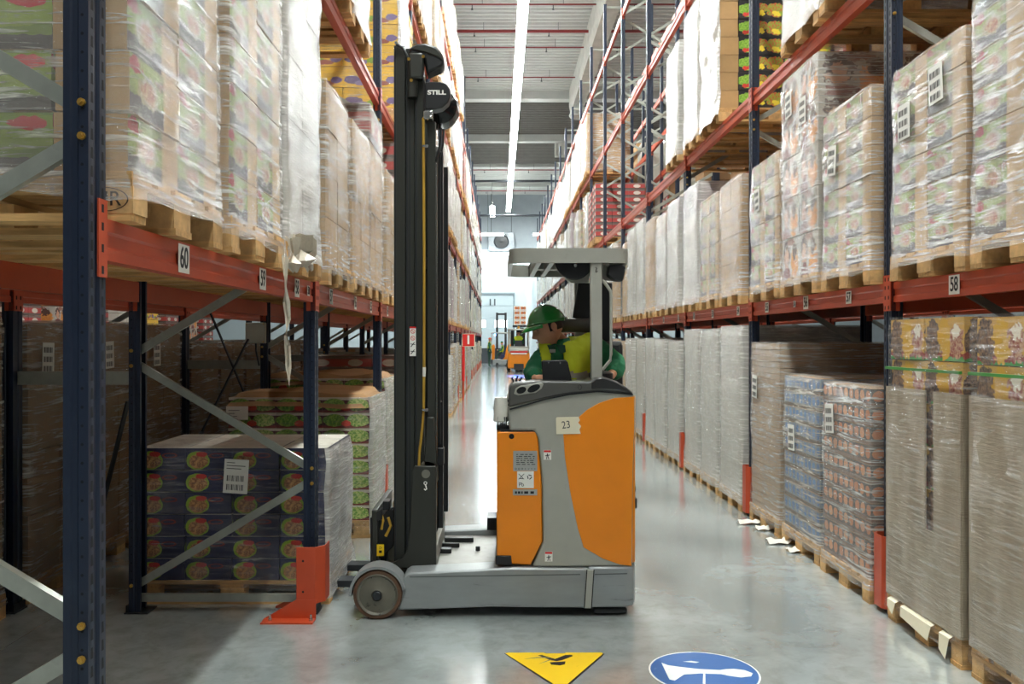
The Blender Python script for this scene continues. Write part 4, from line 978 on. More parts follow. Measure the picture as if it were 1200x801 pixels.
# front end: cable loop and paper roll
a = P(581, 470, 5.15)
m = MB(); m.lathe([(.001, .085), (.036, .085), (.042, .06), (.045, -.055), (.04, -.06), (.001, -.06)], tuple(P(587, 482, 5.12)), 'z', 20); W(m, 'paper_cup', mat('milky_plastic', 'd9d5ca', .4), smooth=True)
m = MB(); m.tube([P(596, 470, 5.12), P(588, 466, 5.12), P(581, 469, 5.12), P(579, 477, 5.12), P(582, 486, 5.12), P(588, 490, 5.12)], .009, 8); m.tube([P(597, 475, 5.12), P(590, 470, 5.13), P(583, 473, 5.14)], .006, 8); W(m, 'cable_loop', BLACK, smooth=True)
m = MB()
for k in range(5): m.box(P(583+k*2.4, 0, 5.12).x, P(584.6+k*2.4, 0, 5.12).x, 5.08, 5.3, 1.10, 1.17)
m.box(P(582, 0, 5.12).x, P(597, 0, 5.12).x, 5.1, 5.32, 1.09, 1.12); W(m, 'battery_plug', BLACK)

# overhead guard
xa, xb = XZ(597, 0, 5.03)[0], XZ(739, 0, 5.03)[0]; ya, yb = 5.03, 6.2; z1 = 2.172; z0 = 2.085
def ring(x0, x1, y0, y1, r, inset):
    out = []
    for cx_, cy__, a0 in ((x1-r, y1-r, 0), (x0+r, y1-r, 90), (x0+r, y0+r, 180), (x1-r, y0+r, 270)):
        for k in range(5):
            a = math.radians(a0+22.5*k); out.append((cx_+(r-inset)*math.cos(a), cy__+(r-inset)*math.sin(a)))
    return out
m = MB(); o_ = ring(xa, xb, ya, yb, .10, 0); i_ = ring(xa, xb, ya, yb, .10, .022); n = len(o_)
vs_ = [(p[0], p[1], z0) for p in o_]+[(p[0], p[1], z1) for p in o_]+[(p[0], p[1], z1) for p in i_]+[(p[0], p[1], z0) for p in i_]
fs = []
for i in range(n):
    j = (i+1) % n
    for a in range(4): b_ = (a+1) % 4; fs.append((a*n+i, a*n+j, b_*n+j, b_*n+i))
m.add(vs_, fs); og = W(m, 'overhead_guard', TRUCKGREY, smooth=True, sharp=35)
m = MB(); m.box(xa+.15, xb-.02, ya+.022, yb-.022, z1-.022, z1-.014); W(m, 'roof_plate', TRUCKGREY, og)
for x in (.16, .24, .5): 
    m = MB(); m.box(xa+x, xa+x+.03, ya+.02, yb-.02, z0+.002, z1-.024); W(m, 'roof_bar', TRUCKGREY, og)
m = MB(); m.box(xa+.17, xa+.5, ya+.72, ya+.82, z0+.02, z1-.024); W(m, 'roof_bar', TRUCKGREY, og)
def post(Y, nm):
    m = MB(); a = XZ(692, 305, 5.07); b_ = XZ(705.5, 459, 5.07); m.prism([(a[0], 1.28), (b_[0], 1.28), (b_[0]-.004, 2.1), (a[0]-.004, 2.1)], Y, Y+.05); return W(m, nm, TRUCKGREY, bevel=.008)
p1 = post(5.04, 'guard_post'); post(6.1, 'guard_post')
a = P(699, 458, 5.04); m = MB(); m.box(a.x-.045, a.x+.045, 5.035, 5.1, 1.325, 1.345); W(m, 'post_foot', WHITE, bevel=.004)
p = P(698, 315.5, 5.038); m = MB(); m.tube([p+Vector((.0, 0, .012)), p+Vector((.008, 0, .005)), p+Vector((.002, 0, -.004)), p+Vector((-.002, 0, -.012)), p+Vector((.008, 0, -.016)), p+Vector((.012, 0, -.008))], .0022, 6); W(m, 'hook_symbol', BLACKINK, p1)
# hanging reel half-disc
c = P(673, 303.5, 5.12); m = MB(); pts = [(c.x+.118*math.cos(math.radians(a)), c.z+.125*math.sin(math.radians(a))) for a in range(180, 361, 10)]
m.prism(pts, 5.10, 5.15); rl = W(m, 'half_round_cover', BLACK, bevel=.006)
m = MB(); m.lathe([(.001, -.02), (.01, -.02), (.013, 0)], tuple(P(674, 311, 5.1)), 'y', 12); W(m, 'cover_knob', CHROME, rl)
m = MB(); m.bar(P(676, 303, 5.095), P(676, 309, 5.095), .008, .008); W(m, 'cover_strap', DARKSTEEL, rl)
# work lamp
c = P(722, 320, 5.1); lp = W(MB().prism([(c.x-.048, c.z+.045), (c.x+.03, c.z+.052), (c.x+.055, c.z+.03), (c.x+.035, c.z-.05), (c.x-.02, c.z-.045), (c.x-.055, c.z-.012)], 5.06, 5.16), 'work_lamp', BLACK, bevel=.008)
m = MB(); m.bar(P(709, 308, 5.1), P(716, 314, 5.1), .02, .02); m.bar(P(734, 303, 5.1), P(731, 312, 5.1), .025, .02); m.tube([P(733, 306, 5.05), P(736, 312, 5.05), P(732, 317, 5.06)], .004, 6); W(m, 'lamp_bracket', TRUCKGREY, lp)
m = MB(); m.prism(poly([(669, 331), (690, 331), (690, 318), (662, 326)], 5.3), 5.3, 5.35); m.prism(poly([(706, 305), (722, 330), (706, 328)], 5.16), 5.14, 5.17); W(m, 'guard_gusset', TRUCKGREY)
m = MB(); m.tube([P(706, 328, 5.06), P(711, 334, 5.06), P(715.5, 341, 5.06), P(716, 350, 5.06), P(716, 415, 5.06), P(715, 422, 5.06), P(706, 433, 5.06)], .0095, 10); W(m, 'grab_handle', TRUCKGREY, smooth=True)
# mast side screen / seat back and bolster behind the driver
m = MB(); m.prism(poly([(670.5, 375), (678, 331), (712, 331), (718, 331), (716, 425), (690, 425), (690, 378)], 5.95), 5.95, 5.99); W(m, 'rear_screen', BLACK, bevel=.01)
m = MB(); m.tube([P(655, 381, 5.88), P(657, 381, 5.88), P(692, 381, 5.88), P(694, 381, 5.88)], [.035, .05, .05, .035], 20); W(m, 'head_bolster', mat('bolster_vinyl', '4a4744', .5), smooth=True)
m = MB(); m.box(.42, .86-.0, 5.9, 6.0, .9, 1.62); W(m, 'seat_back', BLACK, bevel=.03)
m = MB(); m.box(.28, .74, 5.45, 5.95, .74, .86); W(m, 'seat_cushion', BLACK, bevel=.03)
m = MB(); m.box(.34, .7, 5.55, 5.9, .5, .75); W(m, 'seat_base', BLACK)
# document board
m = MB(); m.prism(poly([(634.5, 424.5), (636, 422), (663, 421.5), (665.5, 424), (670.5, 446.5), (669, 449), (637.5, 449.5), (636.5, 448)], 5.12), 5.12, 5.14); db = W(m, 'document_board', BLACK, bevel=.006)
for (x, y) in ((642.8, 424.6), (656.5, 424.8)): disc(x, y, 1, 1, 5.119, 'board_stud', CHROME, n=8, parent=db)
# steering wheel knob under the driver's left hand
m = MB(); m.lathe([(.001, .03), (.05, .03), (.075, .015), (.075, -.02), (.001, -.02)], tuple(P(704, 440, 5.26)+Vector((0, 0, 0))), 'z', 24); W(m, 'steering_wheel', BLACK, smooth=True)

# mast: nested channels seen from the side
YM = 5.24; ZT = XZ(0, 53, YM)[1]
def chan(x0, x1, y0, y1, z0_, z1_, nm='mast_channel', mt=MAST, far=True):
    m = MB(); m.box(x0, x1, y0, y1, z0_, z1_); return W(m, nm, mt, bevel=.004)
def mx(x): return XZ(x, 0, YM)[0]
for (Y, d) in ((YM, 1), (5.98, -1)):
    for (xa_, xb_, dy, zt) in ((461.5, 475, .0, ZT-.0), (475, 486, .016, ZT-.012), (486, 497.5, .0, ZT-.07)):
        q = [Y+dy*d, Y+(dy+.06)*d]; chan(mx(xa_), mx(xb_)-.002, min(q), max(q), .26, zt)
        m = MB(); m.box(mx(xa_)+.006, mx(xa_)+.014, min(Y+(dy-.004)*d, Y+dy*d), max(Y+(dy-.004)*d, Y+dy*d), .3, zt-.01); W(m, 'channel_rib', DARKSTEEL)
    m = MB(); m.tube([(mx(480), Y+.045*d, .3), (mx(480), Y+.045*d, ZT-.1)], .03, 12); W(m, 'lift_cylinder', DARKSTEEL, smooth=True)
    q = [Y+.01*d, Y+.05*d]; chan(mx(500.5), mx(510.5), min(q), max(q), .55, XZ(0, 142, YM)[1], 'inner_channel')
    q = [Y+.03*d, Y+.07*d]; chan(mx(510.5), mx(512), min(q), max(q), .6, XZ(0, 170, YM)[1], 'bright_edge', CHROME)
m = MB(); m.tube([(mx(491), YM+.03, 2.5), (mx(491), YM+.03, ZT-.1)], .02, 12); m.tube([(mx(484), YM-.02, ZT-.33), (mx(484), YM-.02, ZT-.06), ], .032, 14); W(m, 'cylinder_head', MAST, smooth=True)
for zz in (ZT-.06, .9, 2.2): m = MB(); m.box(mx(462), mx(490), YM+.06, 5.92, zz-.08, zz); W(m, 'mast_crossbar', MAST, bevel=.005)
chan(mx(512), mx(518), YM+.1, YM+.16, .45, XZ(0, 172, YM)[1], 'rear_channel', BLACK); chan(mx(512), mx(518), 5.85, 5.9, .45, XZ(0, 172, YM)[1], 'rear_channel', BLACK)
m = MB(); m.tube([P(502, 140, 5.2), P(498.5, 134, 5.2), P(496, 139, 5.2), P(496.3, 160, 5.2), P(497, 300, 5.2), P(497, 420, 5.2), P(496.5, 480, 5.2), P(494.5, 505, 5.2), P(491.5, 530, 5.2), P(491, 546, 5.2)], .0085, 8); W(m, 'hydraulic_hose', HOSE, smooth=True)
m = MB(); m.tube([P(497.2, 430, 5.2), P(497, 441, 5.2)], .0105, 8); W(m, 'hose_ferrule', WHITE, smooth=True)
for yy in (171, 480):
    m = MB(); m.bar(P(495, yy, 5.185), P(502, yy, 5.185), .012, .012); m.tube([P(500, yy, 5.17), P(500, yy, 5.2)], .011, 8); W(m, 'hose_clamp', CHROME)
m = MB(); m.tube([P(495, 60, 5.22), P(496, 82, 5.2), P(494, 85, 5.19), P(498, 100, 5.2), P(497.5, 130, 5.2)], .007, 8); m.tube([P(465, 52, 5.22), P(472, 56, 5.2), P(479, 70, 5.2)], .01, 8); m.tube([P(507, 60, 5.24), P(503, 64, 5.2)], .012, 8); W(m, 'top_hose', BLACK, smooth=True)
for (x, y) in ((479, 69), (482, 94), (496, 66), (464, 50)): m = MB(); m.tube([P(x, y, 5.17), P(x, y, 5.2)], .010, 8); W(m, 'hose_fitting', BRASS if x != 464 else CHROME, smooth=True)
# upper sheave cover and hose reels
m = MB(); m.prism(poly([(479, 56), (487, 51), (498, 50), (511, 54), (518, 62), (521, 72), (518, 78), (508, 82), (500, 86), (497, 70), (480, 63)], 5.2), 5.2, 5.34); W(m, 'sheave_cover', BLACK, bevel=.015)
m = MB(); m.prism(poly([(480, 57), (487, 52.5), (498, 51.5), (511, 56), (517, 64), (519, 71), (512, 66), (498, 61)], 5.19), 5.19, 5.22); W(m, 'sheave_rim', MAST, bevel=.006)
m = MB(); m.prism(poly([(479, 62), (496, 62), (496, 92), (480, 92)], 5.18), 5.17, 5.26); W(m, 'cylinder_cap', MAST, bevel=.012)
m = MB(); m.prism(poly([(498, 95.5), (516, 95.5), (523, 97.5), (527.5, 104), (528, 112), (525, 120), (518, 126), (510, 128), (498, 128)], 5.2), 5.2, 5.3); rr_ = W(m, 'hose_reel_cover', BLACK, bevel=.008)
text('maker_lettering', 'STILL', .036, (XZ(511.5, 108, 5.19)[0], 5.1985, XZ(511.5, 108, 5.19)[1]), FRONT, WHITE, rr_, sx=1.35, bold=.0016)
m = MB(); c = P(524, 132, 5.6); m.lathe([(.001, -.14), (.05, -.14), (.115, -.10), (.13, -.02), (.125, .03), (.001, .04)], tuple(c+Vector((-.045, 0, .015))), 'y', 28); W(m, 'hose_reel', mat('gloss_black', '121212', .15), smooth=True)
m = MB(); m.tube([P(517, 150, 5.25), P(516, 165, 5.25), P(513.5, 178, 5.25), P(511, 190, 5.25)], .008, 8); m.tube([P(520, 151, 5.3), P(519, 170, 5.3), P(515, 185, 5.3), P(515, 420, 5.3), P(515, 520, 5.3)], .007, 8); W(m, 'hanging_cable', BLACK, smooth=True)
m = MB(); m.box(mx(497), mx(508), 5.19, 5.25, XZ(0, 140, 5.2)[1], XZ(0, 130, 5.2)[1]); m.tube([P(503, 137, 5.17), P(507, 137, 5.17)], .014, 8); W(m, 'hose_union', CHROME, bevel=.004)
for yy in (178, 470): disc(517, yy, 1, 1, 5.26, 'small_bolt', CHROME, n=8)
# mast sticker
st = sticker(480, 382.5, 487.5, 417, YM-.0045, 'warning_strip', WHITE); sticker(480, 382.5, 487.5, 384.5, YM-.006, 'red_band', RED, st, .0006)
for k, yy in enumerate((388, 396)): 
    p = P(483.8, yy, YM-.0065); m = MB(); m.lathe([(.014, 0), (.0105, 0)], tuple(p), 'y', 16); m.bar(p+Vector((-.01, 0, .01)), p+Vector((.01, 0, -.01)), .003, .0008, (0, 1, 0)); W(m, 'prohibition_ring', RED, st)
for k, yy in enumerate((403.5, 412)):
    p = P(483.8, yy, YM-.0065); m = MB(); m.bar(p+Vector((-.012, 0, -.014)), p+Vector((.010, 0, .014)), .005, .0008, (0, 1, 0)); m.bar(p+Vector((-.014, 0, .004)), p+Vector((.014, 0, -.0)), .004, .0008, (0, 1, 0)); W(m, 'pictogram', BLACKINK, st)
# carriage and reach bracket
BR = [(483.5, 549), (486, 546), (510, 546), (511, 550), (511, 667), (456, 664), (457, 661), (470, 655), (477, 645), (480, 620)]
m = MB(); m.prism(poly(BR, 5.17), 5.17, 5.21); rb = W(m, 'reach_bracket', MAST, bevel=.004)
m = MB(); m.prism(poly(BR, 5.17), 5.98, 6.02); W(m, 'reach_bracket', MAST, bevel=.004)
a0 = XZ(511, 0, 5.17)[0]
m = MB(); m.box(a0-.03, a0, 5.2, 5.24, .25, .85); m.box(a0-.03, a0, 5.95, 6.0, .25, .85); m.box(a0-.03, a0, 5.2, 6.0, .75, .85); m.box(a0-.03, a0, 5.2, 6.0, .25, .36); W(m, 'bracket_flange', TRUCKGREY, bevel=.003)
disc(499, 555, 5, 5, 5.169, 'round_plug', mat('grey_plug', '6d6c62', .5), parent=rb); 
m = MB(); p = P(498.5, 570, 5.168); m.lathe([(.011, 0), (.006, 0)], (p.x, p.y, p.z+.022), 'y', 14); m.tube([p+Vector((0, 0, .012)), p+Vector((.004, 0, .0)), p+Vector((.008, 0, -.014)), p+Vector((0, 0, -.02)), p+Vector((-.008, 0, -.013))], .004, 6); W(m, 'hook_symbol', WHITE, rb)
m = MB(); m.prism(poly([(500, 489), (508, 489), (511, 520), (512, 547), (496, 547), (498, 520)], 5.19), 5.2, 5.26); W(m, 'tilt_rocker', MAST, bevel=.006)
m = MB(); m.prism(poly([(492, 548), (494, 542), (500, 538), (510, 541), (512, 548)], 5.22), 5.2, 5.3); W(m, 'pivot_cap', HUB, bevel=.006)
m = MB(); m.box(mx(512), mx(519), 5.3, 5.4, XZ(0, 545, 5.3)[1], XZ(0, 525, 5.3)[1]); W(m, 'sensor_box', BLACK, bevel=.004)
# fork carriage
m = MB(); a = XZ(435.5, 597, 5.26); b_ = XZ(442.5, 657, 5.26); m.box(a[0], b_[0], 5.26, 5.99, b_[1], a[1]); cg = W(m, 'fork_carriage', MAST, bevel=.008)
m = MB(); m.prism(poly([(441, 612), (452, 600), (460, 596), (461, 604), (461, 640), (446, 655), (441, 655)], 5.28), 5.3, 5.36); m.prism(poly([(448, 588), (456, 588), (456, 598), (448, 598)], 5.28), 5.3, 5.4); m.prism(poly([(441, 600), (448, 596), (448, 608), (441, 610)], 5.27), 5.26, 5.34); W(m, 'side_shift_block', BLACK, cg, bevel=.004)
m = MB(); m.tube([P(446, 598, 5.3), P(449, 610, 5.28), P(447, 620, 5.28)], .008, 8); m.tube([P(455, 606, 5.27), P(458, 616, 5.27), P(452, 628, 5.27)], .01, 8); W(m, 'carriage_hose', HOSE, cg, smooth=True)
s5 = sticker(441.5, 637.5, 450, 651, 5.258, 'yellow_label', YELLOW); p = P(445.8, 641.5, 5.255); m = MB(); m.lathe([(.012, 0), (.008, 0)], tuple(p), 'y', 3); m.box(p.x-.009, p.x+.009, p.y-.001, p.y, p.z-.032, p.z-.016); W(m, 'warning_mark', BLACKINK, s5)
for yf in (5.42, 5.80):
    m = MB(); xr = XZ(437, 0, 5.4)[0]
    m.prism([(-1.92, .082), (-1.92, .088), (-1.6, .098), (xr-.04, .098), (xr-.02, .11), (xr-.02, .5), (xr+.03, .5), (xr+.03, .08), (xr, .055), (xr-.06, .052)], yf, yf+.12); W(m, 'fork', DARKSTEEL, bevel=.004)

# ------------------------------------------------------------------ people
SKIN = mat('skin', 'd8a080', .5, 0, .06, 20); HAIR = mat('dark_hair', '241a14', .7, 0, .2, 30)
JACKET = mat('green_work_jacket', '1c6a45', .8, 0, .12, 8, .3, 14); JACKETDK = mat('dark_green_trim', '12402e', .8)
HIVIS = mat('hi_vis_yellow', 'cddb2c', .7, 0, .06, 8, .3, 12); REFL = mat('reflective_grey_band', 'a9a69a', .35, .3); HELMET = mat('green_helmet', '1f8a3a', .18, 0, .04, 3, coat=.6)
TROUSER = mat('dark_green_trousers', '1d4034', .8)
def skinned(name, verts, edges, m, root=0, sub=2):
    me = bpy.data.meshes.new(name); me.from_pydata([v[0] for v in verts], edges, []); o = obj(name, me)
    sk = o.modifiers.new('skin', 'SKIN'); ss = o.modifiers.new('sub', 'SUBSURF'); ss.levels = sub; ss.render_levels = sub; sk.use_smooth_shade = True
    for i, v in enumerate(verts):
        d = me.skin_vertices[0].data[i]; r = v[1]; d.radius = (r, r) if not isinstance(r, tuple) else r; d.use_root = (i == root)
    dg = bpy.context.evaluated_depsgraph_get(); dg.update(); nm = bpy.data.meshes.new_from_object(o.evaluated_get(dg)); nm.name = name
    bpy.data.objects.remove(o); bpy.data.meshes.remove(me); nm.materials.clear(); nm.materials.append(m)
    nm.polygons.foreach_set('use_smooth', [True]*len(nm.polygons)); return nm
def head_mesh(s=1.0, seg=56, rings=44):
    """head looking along +x, centre between the ears, unit metres"""
    def g(a, c, w): return math.exp(-((a-c)/w)**2)
    vs_ = []; fs = []
    for j in range(rings+1):
        ph = math.pi*j/rings; zz = math.cos(ph); rr = math.sin(ph)
        for i in range(seg):
            th = 2*math.pi*i/seg; cx_, sx_ = math.cos(th), math.sin(th)
            x = rr*cx_; y = rr*sx_; z = zz
            X = .098*x; Y_ = .076*y; Z = .118*z
            low = max(0, -z-.1)
            if cx_ > -.3: Y_ *= 1-.34*low; 
            if x < 0: X *= 1-.35*low*1.2
            if x < 0 and z > -.3: X *= 1.06
            f = max(0, x)
            ty = Y_/.076
            # face plane flatter
            if x > 0: X += .004*f
            X += .008*f*g(z, .22, .12)*g(ty, 0, .55)                 # brow
            for sgn in (-1, 1): X -= .013*f*g(z, .04, .11)*g(ty, sgn*.42, .2)   # eye sockets
            for sgn in (-1, 1): X += .006*f*g(z, .04, .05)*g(ty, sgn*.42, .1)   # lids
            X += .026*f*g(z, -.26, .11)*g(ty, 0, .15)+.014*f*g(z, -.08, .2)*g(ty, 0, .12)   # nose
            for sgn in (-1, 1): X += .005*f*g(z, -.22, .16)*g(ty, sgn*.5, .22)              # cheek
            X -= .006*f*g(z, -.40, .05)*g(ty, 0, .3)
            X += .010*f*g(z, -.50, .05)*g(ty, 0, .26); X -= .005*f*g(z, -.555, .02)*g(ty, 0, .24); X += .009*f*g(z, -.61, .05)*g(ty, 0, .22)
            X += .017*f*g(z, -.86, .13)*g(ty, 0, .35)                # chin
            vs_.append((X*s, Y_*s, Z*s))
        
    for j in range(rings):
        for i in range(seg):
            i2 = (i+1) % seg; fs.append((j*seg+i, (j+1)*seg+i, (j+1)*seg+i2, j*seg+i2))
    m = MB(); m.add(vs_, fs)
    for sgn in (-1, 1):   # ears
        n0 = len(m.v); ev = []; ef = []
        prof = [(0, -.03, .0), (.004, -.031, .004)]
        for k in range(13):
            a = 2*math.pi*k/13
            ex = -.008+.017*math.cos(a)*(1-.25*(math.sin(a) < 0)); ez = -.002+.032*math.sin(a)
            ev += [(ex*s, sgn*.070*s, ez*s), (ex*s*1.15-.004*s, sgn*.097*s, ez*s*1.05), (ex*s*.6-.003*s, sgn*.092*s, ez*s*.62), (-.003*s, sgn*.083*s, 0)]
        for k in range(13):
            k2 = (k+1) % 13
            for q in range(3):
                f_ = (k*4+q, k2*4+q, k2*4+q+1, k*4+q+1); ef.append(f_ if sgn > 0 else f_[::-1])
        m.add(ev, ef)
    return m
def join_head(body, hm, M):
    bm = bmesh.new(); bm.from_mesh(body); n = len(bm.verts); vs_ = [bm.verts.new(M @ Vector(v)) for v in hm.v]
    for f in hm.f:
        try: fc = bm.faces.new([vs_[i] for i in f]); fc.smooth = True
        except Exception: pass
    bm.to_mesh(body); bm.free(); body.update()
def helmet_parts(parent, M, mt=HELMET, det=True):
    m = MB(); seg = 40; vs_ = []; fs = []; n = 12
    for j in range(n+1):
        ph = math.pi/2*j/n*1.04
        for i in range(seg):
            th = 2*math.pi*i/seg; r = math.sin(ph); x = .128*r*math.cos(th); y = .108*r*math.sin(th); z = .118*math.cos(ph)+.045
            z += .006*math.exp(-((y)/.018)**2)*max(0, math.cos(ph))          # centre ridge
            if j >= n-1: x *= 1.045; y *= 1.045
            vs_.append(M @ Vector((x, y, z)))
    for j in range(n):
        for i in range(seg):
            i2 = (i+1) % seg; fs.append((j*seg+i, (j+1)*seg+i, (j+1)*seg+i2, j*seg+i2))
    m.add(vs_, fs)
    sh = m.build('helmet', mt, parent, world=True, smooth=True, sharp=60)
    sd = sh.modifiers.new('thick', 'SOLIDIFY'); sd.thickness = .004
    # peak
    m = MB(); vs_ = []; fs = []; k = 16
    for i in range(k+1):
        a = math.radians(-62+124*i/k)
        for (r, dz) in ((.128, .046), (.150, .040), (.128+.052*math.cos(a)**.8+.006, .022-.01*math.cos(a))):
            vs_.append(M @ Vector((r*math.cos(a)*1.02, r*math.sin(a)*.86, dz)))
    for i in range(k):
        for q in range(2): a = i*3+q; fs.append((a, a+1, a+4, a+3))
    m.add(vs_, fs); pk = m.build('helmet_peak', mt, sh, smooth=True)
    if parent is not None:
        r = parent
        while r.parent: r = r.parent
        for v in pk.data.vertices: v.co -= r.location
    sd = pk.modifiers.new('thick', 'SOLIDIFY'); sd.thickness = .004
    if det:
        m = MB(); pts = []
        for i in range(41):
            a = 2*math.pi*i/40; pts.append(M @ Vector((.136*math.cos(a), .115*math.sin(a), .052)))
        m.tube(pts, .0045, 6, caps=False); rm = m.build('helmet_rim', mt, sh, world=True, smooth=True)
    return sh
def hand_mesh(M, curl=.9, side=1, s=1.0):
    """hand along +x from the wrist at the origin, palm down (-z), thumb at side*y"""
    V = []; E_ = []
    def a(p, r, par=None):
        V.append((M @ (Vector(p)*s), r*s)); i = len(V)-1
        if par is not None: E_.append((par, i))
        return i
    w = a((-.03, 0, 0), .026); w2 = a((0, 0, 0), (.027)); pl = a((.045, 0, 0), (.036)); 
    E_.append((w, w2)); E_.append((w2, pl))
    meshes = []
    fingers = []
    for k, (yy, L) in enumerate(((.033, .072), (.011, .08), (-.011, .075), (-.031, .06))):
        FV = []; FE = []; d = 0; p = Vector((.05, yy*side, 0)); FV.append((M @ (p*s), .0095*s)); ang = 0
        p = p+Vector((.04, 0, 0)); FV.append((M @ (p*s), .0095*s))
        for q in range(3):
            ang += curl*(.5, .7, .5)[q]; p = p+Vector((math.cos(ang), 0, -math.sin(ang)))*L*(.45, .32, .26)[q]; FV.append((M @ (p*s), (.0088, .008, .0068)[q]*s))
        FE = [(i, i+1) for i in range(4)]; fingers.append((FV, FE))
    FV = []; p = Vector((.01, .02*side, -.005)); pts = [p, Vector((.035, .042*side, -.015)), Vector((.062, .05*side, -.03)), Vector((.082, .045*side, -.042))]
    FV = [(M @ (q*s), r*s) for q, r in zip(pts, (.014, .012, .0105, .0085))]; fingers.append((FV, [(0, 1), (1, 2), (2, 3)]))
    return (V, E_), fingers
def add_mesh(body, other):
    bm = bmesh.new(); bm.from_mesh(body); bm.from_mesh(other); bm.to_mesh(body); bm.free(); body.update()

dr = thing('person', 'reach truck driver in green jacket, yellow vest and green helmet looking down left', 'person', (.4, 5.62, .86))
def D(mesh, name, m=None, parent=None):
    for v in mesh.vertices: v.co -= dr.location
    o = obj(name, mesh, parent or dr)
    return o
pel = Vector((.52, 5.72, .96)); sp = P(670, 446, 5.72); chs = P(668, 424, 5.70); nb = P(660, 405, 5.67); nk = P(654, 396, 5.64); hd = P(643, 386, 5.60)
rs = P(641, 413, 5.62); re_ = Vector(P(624, 437, 5.50)); rh = P(632, 443.5, 5.31)
ls = P(697, 405, 5.70); le = P(723, 428, 5.58); lw_ = P(716, 440, 5.36)
kn1 = Vector((.38, 5.38, .92)); kn2 = Vector((.58, 5.36, .92)); ft1 = Vector((.36, 5.36, .48)); ft2 = Vector((.6, 5.36, .48))
verts = [(pel, .13), (sp, .12), (chs, .125), (nb, .062), (nk, .05), (hd, .045),
         (rs, .06), (re_, .044), (rh+Vector((-.02, .03, 0)), .028), (ls, .06), (le, .046), (lw_, .028), (pel+Vector((-.1, -.06, -.02)), .085), (kn1, .062), (ft1, .045), (pel+Vector((.09, -.06, -.02)), .085), (kn2, .062), (ft2, .045)]
edges = [(0, 1), (1, 2), (2, 3), (3, 4), (4, 5), (2, 6), (6, 7), (7, 8), (2, 9), (9, 10), (10, 11), (0, 12), (12, 13), (13, 14), (0, 15), (15, 16), (16, 17)]
body = skinned('body', verts, edges, SKIN)
# head orientation: look toward -x, slightly to the camera, tilted down
fwd = Vector((-.93, -.30, -.30)).normalized(); up = Vector((-.22, .02, .97)); sd_ = up.cross(fwd).normalized(); up = fwd.cross(sd_).normalized()
MH = Matrix.Translation(hd+Vector((-.005, 0, .005))) @ Matrix((fwd, sd_, up)).transposed().to_4x4()
join_head(body, head_mesh(.98), MH)
def handM(p, f, u):
    f = Vector(f).normalized(); u = Vector(u); s = u.cross(f).normalized(); u = f.cross(s); return Matrix.Translation(p) @ Matrix((f, s, u)).transposed().to_4x4()
for (p, f, u, sd2, c) in ((rh, (.9, -.35, -.1), (0, .1, 1), 1, .35), (lw_, (-.55, -.78, -.06), (.0, .0, 1), -1, .95)):
    (V, E_), fing = hand_mesh(handM(p, f, u), c, sd2, 1.0)
    add_mesh(body, skinned('hand', V, E_, SKIN, sub=1))
    for FV, FE in fing: add_mesh(body, skinned('finger', FV, FE, SKIN, sub=1))
bo = D(body, 'body')
JR = 1.0
jv = [(pel, .155), (sp, .15), (chs, .155), (nb, .075), (rs, .082), (re_, .064), (rh+Vector((-.03, .035, .005)), .05), (ls, .085), (le, .072), (lw_+Vector((.015, .03, .0)), .052)]
je = [(0, 1), (1, 2), (2, 3), (2, 4), (4, 5), (5, 6), (2, 7), (7, 8), (8, 9)]
jm = skinned('jacket', jv, je, JACKET, sub=4)
for v in jm.vertices:
    n1_ = noise.noise(v.co*14); n2_ = noise.noise(v.co*30); v.co += v.normal*(n1_*.012+n2_*.006)
# hi-vis vest: torso faces of the jacket lifted along their normals, open at the front
bm = bmesh.new(); bm.from_mesh(jm); bm.normal_update()
tor = [f for f in bm.faces]
def in_vest(c):
    s = (c.z-pel.z); 
    px_ = CX+c.x/c.y*F; py_ = CY+(EYE-c.z)/c.y*F
    left = 634+(py_-405)*.05; right = 690+(py_-395)*.10
    if not (left-1 < px_ < right+2): return False
    if py_ < 390: return False
    fr = c.y < 5.68
    if fr and (645-(py_-405)*.08) < px_ < 659+(py_-405)*.14 and py_ < 455: return False
    return True
dl = [f for f in bm.faces if not in_vest(f.calc_center_median())]
bmesh.ops.delete(bm, geom=dl, context='FACES')
for v in bm.verts: v.co += v.normal*.009
vm = bpy.data.meshes.new('vest'); bm.to_mesh(vm); bm.free(); vm.materials.clear(); vm.materials.append(HIVIS); vm.materials.append(REFL)
for f in vm.polygons:
    py_ = CY+(EYE-f.center.z)/f.center.y*F
    if 435.5 < py_ < 444: f.material_index = 1
jo = D(jm, 'jacket'); vo = D(vm, 'vest'); sdm = vo.modifiers.new('thick', 'SOLIDIFY'); sdm.thickness = .005; sdm.offset = 1
def DW(mb, name, mt, parent=dr, **k): return mb.build(name, mt, parent, world=True, **k)
# collar
m = MB(); cc = nk+Vector((.0, -.0, -.05)); vs_ = []; fs = []; k = 20
for i in range(k+1):
    a = math.radians(-75+330*i/k-90+60)
    for (r, z) in ((.072, -.035), (.074, .0), (.064, .042)):
        vs_.append(cc+Vector((r*math.cos(a)*1.08+.006, r*math.sin(a), z+.012*math.cos(a))))
for i in range(k):
    for q in range(2): a = i*3+q; fs.append((a, a+1, a+4, a+3))
m.add(vs_, fs); co = DW(m, 'collar', JACKET, smooth=True); co.modifiers.new('t', 'SOLIDIFY').thickness = .006
for (x0_, x1_) in ((641, 650), (652, 662)):
    m = MB(); pts = poly([(x0_, 404), (x1_, 404), (x1_+1, 412), ((x0_+x1_)/2, 415)], 5.5); m.prism(pts, 5.485, 5.492); DW(m, 'lapel', JACKETDK, bevel=.002)
a = XZ(644, 409, 5.47); b_ = XZ(651, 413, 5.47); m = MB(); m.box(a[0], b_[0], 5.468, 5.474, b_[1], a[1]); DW(m, 'name_badge', REFL, bevel=.002)
